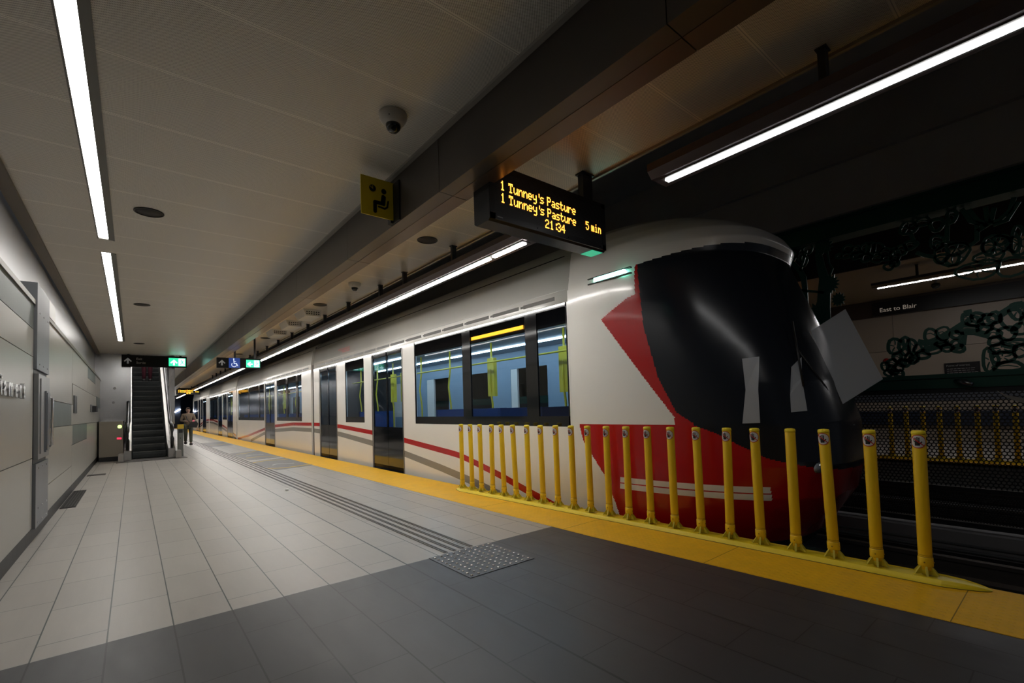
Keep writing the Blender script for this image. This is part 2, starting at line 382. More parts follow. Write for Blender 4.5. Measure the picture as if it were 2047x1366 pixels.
mb = MB(); mb.box(-.93, -.795, -6, 6.84, 2.47, 2.50); mb.box(-.93, -.795, 7.78, 19.4, 2.47, 2.50); mb.box(-.80, -.785, -6, 6.84, 2.455, 2.505); mb.box(-.80, -.785, 7.78, 19.4, 2.455, 2.505)
struct('trim_5', mb, mat('bronze ledge', (.15, .135, .10), .35, .5), 'bronze ledge along the top of the wall panels')
mb = MB(); mb.box(-.9, -.81, -6, 19.4, 0, .15); struct('baseboard_left', mb, noisy('dark baseboard', (.012, .010, .010), .5, amt=.3), 'recessed dark baseboard')
mb = MB(); mb.box(-.9, -.80, -6, 60, H-.03, H+.02); struct('trim_6', mb, mat('taupe cornice', (.15, .125, .10), .5), 'taupe cornice where the ceiling meets the wall')
# wall beyond the escalator, tunnel end
mb = MB(); mb.box(-1.1, -.05, 19.4, 19.5, 0, 3.5); mb.box(-.35, -.25, 19.5, 26, 1.1, 7)
mb.box(1.02, 1.12, 24.5, 60, 0, 3.5); mb.box(-.3, 1.1, 26, 26.1, 2.5, 7); mb.box(-.3, 1.1, 19.8, 26, 7, 7.1); mb.box(-.3, 1.1, 19.75, 19.8, 3.32, 7)
struct('wall_back', mb, noisy('stainless wall cladding', (.50, .50, .51), .24, .85, amt=.25, scale=3, stretch=(2, 1, .2)), 'stainless cladding around the escalator')
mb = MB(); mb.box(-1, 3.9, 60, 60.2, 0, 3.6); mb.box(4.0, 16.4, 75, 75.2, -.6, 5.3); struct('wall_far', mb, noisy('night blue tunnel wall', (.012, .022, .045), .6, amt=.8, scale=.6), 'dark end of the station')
# middle girder and opposite side
mb = MB(); mb.box(7.42, 8.0, -6, 75, 4.42, 5.2); mb.box(7.5, 8.0, -6, 75, 3.735, 4.42, 1); struct('wall_middle', mb, [concrete, concrete_l], 'dark concrete girder between the tracks')
mb = MB(); mb.box(11.25, 16.2, -6, 60, -.08, 0); mb.box(11.3, 16.2, -6, 60, -.6, -.08); struct('floor_opposite', mb, light_tile, 'opposite platform floor')
mb = MB(); mb.box(11.25, 11.95, -6, 60, -.05, .004); solid('tactile_edge_strip', mb, yellow_strip, 'yellow tactile strip on the opposite platform edge behind the fence', 'warning strip')
mb = MB(); cq(11.45, 16.2, -6, 60, 3.86); struct('ceiling_opposite', mb, opp_ceil, 'tan ceiling over the opposite platform')
mb = MB()
for k in range(22): mb.box(16.12, 16.2, -4+k*2.4, -4+k*2.4+2.392, 1.30, 2.42); mb.box(16.12, 16.2, -4+k*2.4, -4+k*2.4+2.392, 2.43, 3.40)
mb.box(16.2, 16.3, -6, 60, -.1, 5.2, 1); mb.box(16.1, 16.2, -6, 60, 1.05, 1.28, 2); mb.box(16.1, 16.2, -6, 60, 0, 1.04, 0); mb.box(15.95, 16.2, -6, 60, .42, .78, 3)
struct('wall_right', mb, [opp_panel, black, bluegrey, noisy('navy wall band', (.018, .026, .05), .5, amt=.2)], 'beige panelled wall of the opposite platform')  # last material: projecting dark blue band along the lower wall
mb = MB()
for k in range(40): mb.box(11.40, 11.45, -4+k*1.1, -4+k*1.1+1.09, 3.80, 5.2)
struct('trim_7', mb, opp_brown, 'brown fascia above the opposite platform edge')
mb = MB(); mb.box(16.0, 16.12, -6, 60, 3.40, 3.86); struct('trim_8', mb, opp_brown, 'brown band under the opposite ceiling')

# ================================================================ CEILING LIGHTS AND FIXTURES
def strip_light(y0, y1, segs, label):
    t = thing('recessed_strip_light', label, 'ceiling light', (-.26, (y0+y1)/2, H), 'recessed strip lights')
    mb = MB(); mb.box(-.315, -.303, y0, y1, H-.004, H+.05); mb.box(-.218, -.165, y0, y1, H-.004, H+.012); mb.box(-.176, -.165, y0, y1, H-.008, H+.012)
    mb.box(-.315, -.165, y0, y1, H+.05, H+.06); mb.box(-.303, -.218, y0, y0+.006, H, H+.05); mb.box(-.303, -.218, y1-.006, y1, H, H+.05)
    part('frame', mb, mat('grey light frame', (.16, .155, .14), .4), t)
    for a, b in zip(segs, segs[1:]):
        mb = MB(); mb.box(-.303, -.218, a+.008, b-.008, H+.002, H+.02); part('diffuser', mb, led_w, t)
strip_light(2.60, 6.97, [2.64, 4.09, 5.47, 6.93], 'nearest white strip light recessed in the perforated ceiling')
strip_light(7.53, 16.12, [7.56, 8.95, 10.35, 11.75, 13.2, 14.6, 16.08], 'white strip light in the ceiling farther off, ending before the escalator')
# edge fixtures over the platform edge
def edge_light(name, x, z, y0, y1, segs, hangers, m_em, label, top, side=-1, group=None):
    t = thing(name, label, 'light fixture', (x, (y0+y1)/2, z), group)
    w = .145
    mb = MB(); pr = [(x-w, z+.10), (x-w, z+.045), (x-w+.05, z), (x+w-.05, z), (x+w, z+.045), (x+w, z+.10)]
    mb.prism(pr, 'y', y0, y1); part('housing', mb, fix_m, t)
    mb = MB(); mb.box(x-.05, x+.05, y0-.012, y0, z+.01, z+.09); mb.prism([(a, b) for a, b in pr], 'y', y0-.01, y0-.001); part('end_cap', mb, fix_m, t)
    mb = MB(); mb.box(x-.055, x+.055, y0+.05, y1-.05, z-.004, z+.001); part('rail', mb, mat('rail grey', (.18, .17, .17), .3, .6), t)
    for a, b in segs:
        mb = MB(); tw = .013 if m_em is led_f else .022; mb.box(x-tw, x+tw, a, b, z-.012, z-.004); part('diffuser', mb, m_em, t)
    for y in hangers:
        mb = MB(); mb.box(x+.04, x+.10, y-.02, y+.02, z+.10, top); mb.box(x+.03, x+.11, y-.03, y+.03, top-.008, top)
        part('hanger', mb, dark_metal, t)
edge_light('edge_light_fixture', 3.09, 2.90, -.55, 1.95, [(-.5, 1.88)], [-.4, .87], led_n, 'light fixture over the platform edge closest to the camera, at upper right', H)
sg = [(3.50, 4.02), (4.10, 6.78), (6.86, 9.53), (9.60, 12.27), (12.34, 15.0)] + [(15.1+k*2.64, 17.67+k*2.64) for k in range(8)]
edge_light('edge_light_fixture', 3.08, 2.90, 3.42, 36.4, sg, [4.95, 6.32, 7.19, 8.66, 10.05, 11.29, 12.68, 14.14, 15.55, 16.92, 18.2, 19.6, 21, 22.4, 23.8, 25.2, 26.6, 28],
           led_e, 'long light fixture running into the distance above the train', H)
edge_light('edge_light_fixture', 3.08, 2.90, 37.8, 52, [(37.9+k*2.8, 40.6+k*2.8) for k in range(5)], [39, 42, 45, 48], led_e, 'farthest light fixture over the edge, beyond the far amber display', H)
edge_light('edge_light_fixture', 12.25, 3.50, -4, 2.72, [(-3.9, -.75), (-.7, .30), (.36, 2.64)], [-1.5, .2, 2.0], led_f, 'light fixture with thin lit tube over the opposite platform', 3.86)
# dome cameras
def dome(x, y, label, s=1.0):
    t = thing('dome_camera', label, 'security camera', (x, y, H), 'dome cameras')
    mb = MB(); mb.lathe([(.0, 0), (.097*s, 0), (.097*s, -.012*s), (.092*s, -.035*s), (.075*s, -.062*s), (.055*s, -.075*s), (0, -.075*s)], (x, y, H)); part('housing', mb, mat('off white plastic', (.55, .53, .49), .35), t)
    mb = MB(); mb.lathe([(.052*s, -.07*s), (.052*s, -.085*s), (.045*s, -.105*s), (.028*s, -.122*s), (0, -.128*s)], (x, y, H)); part('dome', mb, black_gloss, t)
    mb = MB()
    for k in (-.4, .4): mb.lathe([(0, -.002), (.004, -.002), (.004, .002), (0, .002)], (x-.03+.08*k, y-.07, H-.055), 8)
    part('screw', mb, black, t)
dome(1.40, 2.93, 'white ceiling dome camera next to the bronze beam, above the yellow waiting sign')
dome(2.76, 7.3, 'small white dome camera beyond the beam, in the track-side ceiling bay')
dome(13.9, 1.95, 'dome camera under the opposite platform ceiling', 1.2) if False else None
t = thing('dome_camera', 'dark dome camera hanging below the opposite platform ceiling, under the far light', 'security camera', (14.2, 2.0, 3.86), 'dome cameras')
mb = MB(); mb.lathe([(0, 0), (.13, 0), (.12, -.04), (.03, -.05), (.03, -.12), (0, -.12)], (14.2, 2.0, 3.86)); part('housing', mb, mat('off white plastic', (.55, .53, .49), .35), t)
mb = MB(); mb.lathe([(.0, -.10), (.075, -.12), (.085, -.17), (.06, -.22), (0, -.24)], (14.2, 2.0, 3.86)); part('dome', mb, black_gloss, t)
def speaker(x, y, label, r=.123):
    t = thing('ceiling_speaker', label, 'speaker', (x, y, H), 'round ceiling speakers')
    mb = MB(); mb.lathe([(r-.012, -.002), (r, -.002), (r, -.008), (r-.012, -.012), (r-.012, -.002)], (x, y, H), 36); part('rim', mb, black, t)
    mb = MB(); mb.lathe([(0, -.001), (r-.012, -.001), (r-.012, -.004), (0, -.006)], (x, y, H), 36); part('grille', mb, noisy('speaker grille', (.022, .018, .017), .6, amt=.5, scale=90), t)
for x, y, l in ((.122, 5.80, 'nearest round black speaker in the main ceiling'), (.126, 10.7, 'second round black speaker in the main ceiling, beside the strip light'),
                (.13, 16.4, 'farthest round black speaker in the main ceiling, just before the escalator sign'),
                (2.775, 4.94, 'round black speaker in the track-side bay behind the departure display'), (2.77, 9.11, 'round black speaker in the bay next to the white slotted boxes'),
                (2.78, 13.9, 'round black speaker in the bay beyond the white slotted boxes'), (2.78, 18.0, 'far round speaker in the bay near the hanging lift sign')):
    speaker(x, y, l)
for k, (y, l) in enumerate(((9.95, 'nearest of three white slotted boxes on the bay ceiling'), (11.3, 'middle white slotted box on the bay ceiling'), (12.65, 'farthest white slotted box on the bay ceiling'))):
    t = thing('slotted_ceiling_box', l, 'ceiling box', (2.76, y, H), 'white slotted ceiling boxes')
    mb = MB(); x0, x1 = 2.60, 2.95
    mb.prism([(x0, H), (x1, H), (x1-.02, H-.13), (x0+.06, H-.13)], 'y', y-.32, y+.32); part('housing', mb, mat('white box enamel', (.75, .72, .66), .4), t)
    mb = MB()
    for r in range(2):
        for c in range(6): mb.box(x0+.06+c*.045, x0+.085+c*.045, y-.325, y-.319, H-.10+r*.04, H-.08+r*.04)
    part('slots', mb, black, t)

# ================================================================ WAITING SIGN
t = thing('waiting_area_sign', 'mustard yellow sign with a seated figure and clock, fixed to the bronze beam', 'sign', (1.72, 3.742, 2.90))
mb = MB(); mb.box(1.480, 1.775, 3.734, 3.744, 2.905, 3.238); part('sign_plate', mb, sign_y, t)
mb = MB(); mb.box(1.767, 1.782, 3.62, 3.742, 2.878, 3.225) ; mb.box(1.745, 1.78, 3.742, 3.80, 2.88, 3.22); part('bracket', mb, black, t)
mb = MB(); yy = (3.730, 3.7338); cx, z0, S = 1.48, 2.905, .333
def sp(pts): mb.prism([(cx+a*S, z0+b*S) for a, b in pts], 'y', *yy)
def disc(a, b, r, n=20, m2=None): (m2 or mb).prism([(cx+(a+r*math.cos(k*2*PI/n))*S, z0+(b+r*math.sin(k*2*PI/n))*S) for k in range(n)], 'y', *yy)
disc(.30, .715, .088); part('clock_symbol', mb, sign_k, t); mb = MB(); disc(.605, .70, .068)
def seg(pts, w):
    for (a, b), (c, d) in zip(pts, pts[1:]):
        l = math.hypot(c-a, d-b); nx, nz = -(d-b)/l*w/2, (c-a)/l*w/2
        sp([(a+nx, b+nz), (c+nx, d+nz), (c-nx, d-nz), (a-nx, b-nz)])
    for a, b in pts: disc(a, b, w/2, 12)
seg([(.585, .56), (.555, .37), (.36, .37), (.36, .13)], .095); seg([(.61, .55), (.59, .36)], .09)
seg([(.72, .46), (.69, .30), (.62, .25), (.46, .27)], .045)
part('seated_figure', mb, sign_k, t)
mb = MB(); yy = (3.7285, 3.7299); seg([(.245, .745), (.305, .70), (.30, .775)], .016); part('clock_hands', mb, sign_y, t)

# ================================================================ DEPARTURE DISPLAY
F5 = {'1': ['00100', '01100', '00100', '00100', '00100', '00100', '01110'], 'T': ['11111', '10101', '00100', '00100', '00100', '00100', '01110'],
 'u': ['00000', '00000', '10001', '10001', '10001', '10011', '01101'], 'n': ['00000', '00000', '10110', '11001', '10001', '10001', '10001'],
 'e': ['00000', '00000', '01110', '10001', '11111', '10000', '01110'], 'y': ['00000', '00000', '10001', '10001', '10001', '01111', '00001', '00001', '01110'],
 "'": ['00100', '00100', '00100', '00000', '00000', '00000', '00000'], 's': ['00000', '00000', '01111', '10000', '01110', '00001', '11110'],
 'P': ['11110', '10001', '10001', '11110', '10000', '10000', '10000'], 'a': ['00000', '00000', '01110', '00001', '01111', '10001', '01111'],
 't': ['01000', '01000', '11110', '01000', '01000', '01001', '00110'], 'r': ['00000', '00000', '10110', '11001', '10000', '10000', '10000'],
 '2': ['01110', '10001', '00001', '00110', '01000', '10000', '11111'], ':': ['00000', '00100', '00100', '00000', '00100', '00100', '00000'],
 '3': ['01110', '10001', '00001', '00110', '00001', '10001', '01110'], '4': ['00010', '00110', '01010', '10010', '11111', '00010', '00010'],
 '5': ['11111', '10000', '11110', '00001', '00001', '10001', '01110'], 'm': ['00000', '00000', '11010', '10101', '10101', '10101', '10101'],
 'i': ['00100', '00000', '01100', '00100', '00100', '00100', '01110'], ' ': ['00000']*7}
def dots(mb, s, x, z, px, pz, y, adv=6):
    for ch in s:
        for r, row in enumerate(F5[ch]):
            for c, v in enumerate(row):
                if v == '1': X = x+c*px; Z = z+(6-r)*pz; mb.box(X+px*.06, X+px*.94, y-.002, y, Z, Z+pz*.80)
        x += px*(3.6 if ch in "': " else adv)
    return x
def departure_display(x0, x1, y, z0, z1, label, top=H):
    dep = .205; t = thing('departure_display', label, 'departure display', ((x0+x1)/2, y+dep/2, z0), 'hanging departure displays')
    mb = MB(); c = .03
    mb.prism([(y+.004, z0+.02), (y+.03, z0), (y+dep-.03, z0), (y+dep, z0+.02), (y+dep, z1-.02), (y+dep-.02, z1), (y+.02, z1), (y+.004, z1-.02)], 'x', x0, x1)
    mb.box(x0, x1, y, y+.01, z0+.012, z0+.055); mb.box(x0, x1, y, y+.01, z1-.055, z1-.012); mb.box(x0, x0+.045, y, y+.01, z0+.012, z1-.012); mb.box(x1-.045, x1, y, y+.01, z0+.012, z1-.012)
    part('housing', mb, noisy('charcoal display housing', (.028, .028, .03), .35, .4, amt=.15, scale=8), t)
    mb = MB(); mb.box(x0+.044, x1-.044, y+.002, y+.005, z0+.054, z1-.054)
    for k in range(24): mb.box(x0+.044, x1-.044, y-.001+.002, y+.0025, z0+.058+k*(z1-z0-.115)/24, z0+.060+k*(z1-z0-.115)/24, 1)
    part('screen', mb, [black, mat('screen louvre', (.02, .016, .014), .4)], t)
    mb = MB(); u = (x1-x0)/1.28; p = .0080*u; q = .0104
    dots(mb, "1 Tunney's Pasture", x0+.098*u, z1-.197, p, q, y+.001); dots(mb, "1 Tunney's Pasture", x0+.098*u, z1-.290, p, q, y+.001)
    dots(mb, '21:34', x0+.54*u, z1-.383, p*1.05, q, y+.001); dots(mb, '5 min', x0+1.02*u, z1-.290, p*.92, q, y+.001)
    part('lettering', mb, amber if y < 10 else amber_far, t)
    for xh in (x1-.135, x0+.135): mb = MB(); mb.box(xh-.06, xh+.06, y+.07, y+.13, z1, top); mb.box(xh-.075, xh+.075, y+.055, y+.145, top-.015, top); part('hanger', mb, dark_metal, t)
    if y < 4:
        g_ = MB(); g_.box(x1-.15, x1-.012, y+.035, y+dep-.035, z0-.003, z0+.004); part('green_glow', g_, mat('soft green glow', (.1, .5, .35), .4, emit=(.03, .75, .40), es=.35), t, 'green glow on the underside corner, built as a lit patch')  # green glow under the housing, put in as an emissive patch
    mb = MB(); mb.box(x0+.06, x0+.11, y-.002, y+.001, z0+.028, z0+.036); part('label_strip', mb, mat('small grey label', (.35, .35, .35), .4), t)
    mb = MB()
    for kx in (.35, .62, .93): mb.lathe([(0, 0), (.005, 0), (.005, .002), (0, .002)], (x0+kx*(x1-x0), 0, 0), 8) if False else mb.box(x0+kx*(x1-x0), x0+kx*(x1-x0)+.008, y-.002, y+.001, z0+.028, z0+.036)
    part('screw', mb, black_gloss, t)
    return t
departure_display(1.99, 3.272, 2.62, 2.597, 3.035, "nearest hanging display with amber text reading Tunney's Pasture and 21:34")
departure_display(2.17, 3.46, 37.0, 2.66, 3.09, 'far hanging display glowing amber above the end of the train')

# ================================================================ HANGING DIRECTION SIGNS
def hang_sign(name, label, x0, x1, y, z0, z1, hx, top=H):
    t = thing(name, label, 'sign', ((x0+x1)/2, y, z0))
    mb = MB(); mb.box(x0, x1, y, y+.12, z0, z1); part('housing', mb, mat('sign box black', (.004, .004, .004), .6, spec=.2), t)
    for h in hx: mb = MB(); mb.box(h-.025, h+.025, y+.04, y+.08, z1, top); part('hanger', mb, dark_metal, t)
    return t
t = hang_sign('escalator_sign', 'black hanging sign with up arrow and green exit panel above the escalator', -.243, 1.23, 16.6, 2.672, 2.99, (-.1, 1.08), 1.25+2.05/1.157)
esc_sign = t
mb = MB(); mb.prism(arrow_up(-.11, 2.75, .17), 'y', 16.594, 16.599); part('arrow', mb, mat('dim sign white', (.3, .3, .29), .4, emit=(1, 1, 1), es=.04), t)
mb = text_mb('Exit', .085, (.07, 16.597, 2.86), (1, 0, 0), (0, 0, 1)); text_mb('Sortie', .085, (.07, 16.597, 2.755), (1, 0, 0), (0, 0, 1), mb=mb)
part('lettering', mb, sign_white, t)
mb = MB(); mb.box(.80, 1.20, 16.592, 16.6, 2.705, 2.945); part('lit_panel', mb, green_em, t)
mb = MB(); mb.prism(arrow_up(.92, 2.735, .17), 'y', 16.588, 16.591); mb.box(1.03, 1.18, 16.588, 16.591, 2.72, 2.93); part('lit_symbol', mb, white_em, t)
mb = MB(); run_man(mb, 1.105, 2.73, .18, 16.585, 16.588, 0); part('running_figure', mb, green_em, t)
t = hang_sign('lift_and_exit_sign', 'hanging sign with up arrow, blue wheelchair square and green exit arrow beside the train', 1.97, 3.16, 16.5, 2.69, 3.0, (3.0, 2.45), 1.25+2.05/.8485)
lift = t
mb = MB(); mb.prism(arrow_up(2.10, 2.76, .18), 'y', 16.494, 16.499); part('arrow', mb, mat('dim sign white', (.3, .3, .29), .4), t)
mb = MB(); mb.box(2.28, 2.58, 16.493, 16.5, 2.69, 3.0); part('blue_panel', mb, blue_sign, t)
mb = MB()
def ring_xz(mb, cx, cz, r, w, y0, y1, a0=0, a1=2*PI, n=24):
    for k in range(n):
        a = a0+(a1-a0)*k/n; b = a0+(a1-a0)*(k+1)/n
        mb.prism([(cx+r*math.cos(a), cz+r*math.sin(a)), (cx+r*math.cos(b), cz+r*math.sin(b)), (cx+(r-w)*math.cos(b), cz+(r-w)*math.sin(b)), (cx+(r-w)*math.cos(a), cz+(r-w)*math.sin(a))], 'y', y0, y1)
ring_xz(mb, 2.42, 2.79, .075, .018, 16.489, 16.492, PI*.75, PI*2.1)
for p in ([(2.40, 2.95), (2.42, 2.95), (2.43, 2.82), (2.41, 2.82)], [(2.41, 2.84), (2.48, 2.84), (2.48, 2.82), (2.41, 2.82)], [(2.47, 2.84), (2.49, 2.84), (2.53, 2.75), (2.51, 2.745)], [(2.41, 2.90), (2.47, 2.90), (2.47, 2.885), (2.41, 2.885)]):
    mb.prism(p, 'y', 16.489, 16.492)
mb.prism([(2.41+.02*math.cos(k*PI/5), 2.965+.02*math.sin(k*PI/5)) for k in range(10)], 'y', 16.489, 16.492)
part('wheelchair_symbol', mb, mat('symbol white', (.6, .65, .7), .4, emit=(.7, .8, 1), es=.5), t)
mb = MB(); mb.box(2.75, 3.13, 16.493, 16.5, 2.72, 2.955); part('lit_panel', mb, green_em, t)
mb = MB(); mb.prism(arrow_left(2.85, 2.75, .15), 'y', 16.489, 16.492); mb.box(2.97, 3.11, 16.489, 16.492, 2.735, 2.94); part('lit_symbol', mb, white_em, t)
mb = MB(); run_man(mb, 3.04, 2.745, .18, 16.486, 16.489, 0); part('running_figure', mb, green_em, t)

esc_sign.location = (esc_sign.location.x*1.157, 19.2, 1.25+(esc_sign.location.z-1.25)*1.157); esc_sign.scale = (1.157,)*3
lift.location = (lift.location.x*.8485, 14.0, 1.25+(lift.location.z-1.25)*.8485); lift.scale = (.8485,)*3
# ================================================================ WALL FITTINGS
t = thing('wall_cabinet', 'tall grey metal service cabinet set in the cream wall, near left', 'cabinet', (-.80, 7.31, .14))
mb = MB(); mb.box(-.93, -.775, 6.86, 7.76, .14, .80); mb.box(-.93, -.775, 6.86, 7.76, 1.79, 2.70); mb.box(-.93, -.80, 6.86, 7.76, .80, 1.79, 1); part('body', mb, [cab_grey, black], t)
mb = MB(); mb.box(-.80, -.765, 6.90, 7.72, .845, 1.745); mb.box(-.765, -.755, 7.0, 7.18, .9, 1.70)
part('door', mb, noisy('pale grey door', (.24, .245, .25), .35, .4, amt=.15), t)
mb = MB(); mb.box(-.765, -.75, 7.34, 7.58, .90, 1.58); mb.box(-.75, -.742, 7.36, 7.56, .92, 1.56); part('meter_box', mb, cab_grey, t)
mb = MB(); mb.tube([(-.742, 7.52, .95), (-.722, 7.52, .97), (-.722, 7.52, 1.5), (-.742, 7.52, 1.52)], .012); part('handle', mb, steel, t)
mb = MB()
for y in (7.02, 7.3, 7.6):
    for z in (.18, .33, .75, 1.85, 2.40): mb.tube([(-.776, y, z), (-.770, y, z)], .009, 8)
part('bolt', mb, steel, t)
mb = MB(); mb.box(-.90, -.785, 7.0, 8.25, 2.03, 2.72) if False else mb.box(-.93, -.78, 7.78, 8.35, 2.50, 2.70)
solid('ledge_panel', mb, wall_panel, 'cream box panel standing on the ledge next to the grey cabinet', 'wall panel')
# slit and small recess plates on the wall
mb = MB(); mb.box(-.8, -.785, 11.05, 11.55, 1.36, 1.67); solid('dark_wall_plate', mb, [noisy('dark plate', (.03, .034, .033), .3, amt=.3)], 'narrow upright dark plate on the cream wall, just beyond the grey green inset', 'wall plate')
t = thing('wall_phone', 'small black emergency call point on the cream wall, close to the escalator', 'call point', (-.8, 15.8, 1.42))
mb = MB(); mb.box(-.8, -.78, 15.15, 16.5, 1.42, 1.60); part('back_plate', mb, mat('call point grey', (.12, .12, .12), .4), t)
mb = MB(); mb.box(-.78, -.70, 15.5, 16.1, 1.43, 1.57); part('handset', mb, black, t)
mb = MB(); mb.box(-.8, -.79, 17.6, 19.2, 1.57, 1.88); solid('grey_wall_plate', mb, teal, 'dark grey plate on the wall right beside the escalator', 'wall plate')
# station name letters
t = thing('station_name_lettering', 'raised metal letters of the station name on the cream wall at far left', 'lettering', (-.8, 5.3, 1.44))
word = 'Parliament'; adv = [.20, .18, .13, .10, .10, .18, .27, .18, .19, .13]; y = 6.06-sum(adv)
for ch, a in zip(word, adv):
    mb = text_mb(ch, .225, (-.765, y, 1.455), (0, 1, 0), (0, 0, 1), .03, bold=.004); y += a
    part('letter', mb, steel, t)
# floor grates
t = thing('floor_grate', 'black slotted floor grate beside the left wall', 'floor grate', (-.72, 10.1, 0))
mb = MB(); mb.box(-.80, -.63, 9.15, 11.2, .0005, .006); part('frame', mb, black, t)
mb = MB()
for k in range(40): mb.box(-.795, -.635, 9.18+k*.05, 9.20+k*.05, .006, .012)
for k in range(5): mb.box(-.785+k*.033, -.781+k*.033, 9.18, 11.18, .006, .011)
part('bars', mb, mat('grate bar', (.09, .085, .08), .4, .6), t)
mb = MB(); mb.box(-.78, -.47, 13.85, 14.15, .0005, .006); solid('drain_slot', mb, mat('drain dark', (.04, .032, .03), .5), 'short dark drain slot in the floor at the wall, halfway to the escalator', 'floor drain')
# tactile guidance
t = thing('tactile_guide_strip', 'four grooved metal guide rails running along the pale tiles', 'guide strip', (2.25, 10, 0))
for x in (2.10, 2.185, 2.27, 2.355):
    mb = MB()
    for dx in (-.017, .005): mb.box(x+dx, x+dx+.012, 3.54, 30, .0005, .006)
    for k in range(13): mb.box(x-.020, x+.020, 3.56+k*1.25, 3.562+k*1.25, .006, .0064, 1)
    part('rail', mb, [noisy('bronze guide rail', (.13, .115, .10), .35, .6, amt=.4, scale=20, rv=.2), black], t)
t = thing('tactile_warning_pad', 'square charcoal pad of raised studs where the guide rails end', 'tactile pad', (2.225, 3.2, 0))
mb = MB(); mb.box(1.915, 2.54, 2.895, 3.512, .0005, .004); part('pad', mb, noisy('stud pad', (.085, .082, .086), .4, amt=.15), t)
stud = noisy('steel stud', (.5, .48, .46), .25, .95, amt=.1)
mb = MB(); mb.lathe([(.0115, 0), (.0115, .003), (.008, .006), (0, .0065)], (0, 0, 0), 10)
st0 = link_mesh('stud', mb.bm, stud, Vector((0, 0, 0))); st0.parent = t
for i in range(100):
    q = st0 if i == 0 else st0.copy()
    if i: COL.objects.link(q)
    q.location = Vector((1.95+(i % 10)*.0615, 2.93+(i//10)*.0605, .004)) - t.location
# floor wait markings
for k, (p, lines) in enumerate((([(2.345, 13.77), (3.302, 14.21), (3.325, 11.59), (2.456, 11.27)], [((2.333, 11.84), (3.325, 11.60)), ((2.343, 13.41), (3.26, 13.89)), ((2.6, 12.4), (3.1, 12.6))]),
                                ([(2.405, 17.4), (3.331, 17.9), (3.273, 14.54), (2.445, 14.36)], [((2.513, 16.9), (3.326, 17.66)), ((2.5, 15.1), (3.25, 15.0)), ((2.6, 15.8), (3.1, 16.1))]),
                                ([(2.383, 25.4), (3.245, 25.37), (3.195, 22.1), (2.384, 21.77)], [((2.5, 23.1), (3.2, 23.5))]))):
    t = thing('floor_boarding_mat', ('grey boarding mat with yellow curves on the floor, the one nearest the camera', 'middle grey boarding mat with yellow lines beside the train', 'farthest grey boarding mat on the pale floor')[k],
              'floor marking', (2.85, (p[0][1]+p[2][1])/2, 0), 'grey boarding mats along the yellow strip')
    mb = MB(); mb.prism(p, 'z', .0005, .003); part('mat', mb, noisy('grey mat', (.20, .19, .18), .5, amt=.2), t)
    for i, (a, b) in enumerate(lines):
        mb = MB(); pts = []
        for q in range(13):
            s = q/12; pts.append((a[0]+(b[0]-a[0])*s, a[1]+(b[1]-a[1])*s+.16*math.sin(s*PI*1.5)*(1 if i else -1)))
        for u, v in zip(pts, pts[1:]): mb.prism([(u[0], u[1]-.05), (v[0], v[1]-.05), (v[0], v[1]+.05), (u[0], u[1]+.05)], 'z', .003, .004)
        part('line', mb, (mat('mat yellow', (.62, .40, .02), .5), mat('mat yellow', (.62, .4, .02), .5), mat('mat white', (.5, .5, .48), .5))[i], t)
mb = MB(); mb.lathe([(.012, 0), (.03, .006), (.026, .022), (.008, .028)], (1.93, 8.19, .001), 7); solid('crumpled_paper', mb, mat('paper white', (.85, .85, .85), .6), 'tiny crumpled white paper lying on the pale tiles', 'litter')
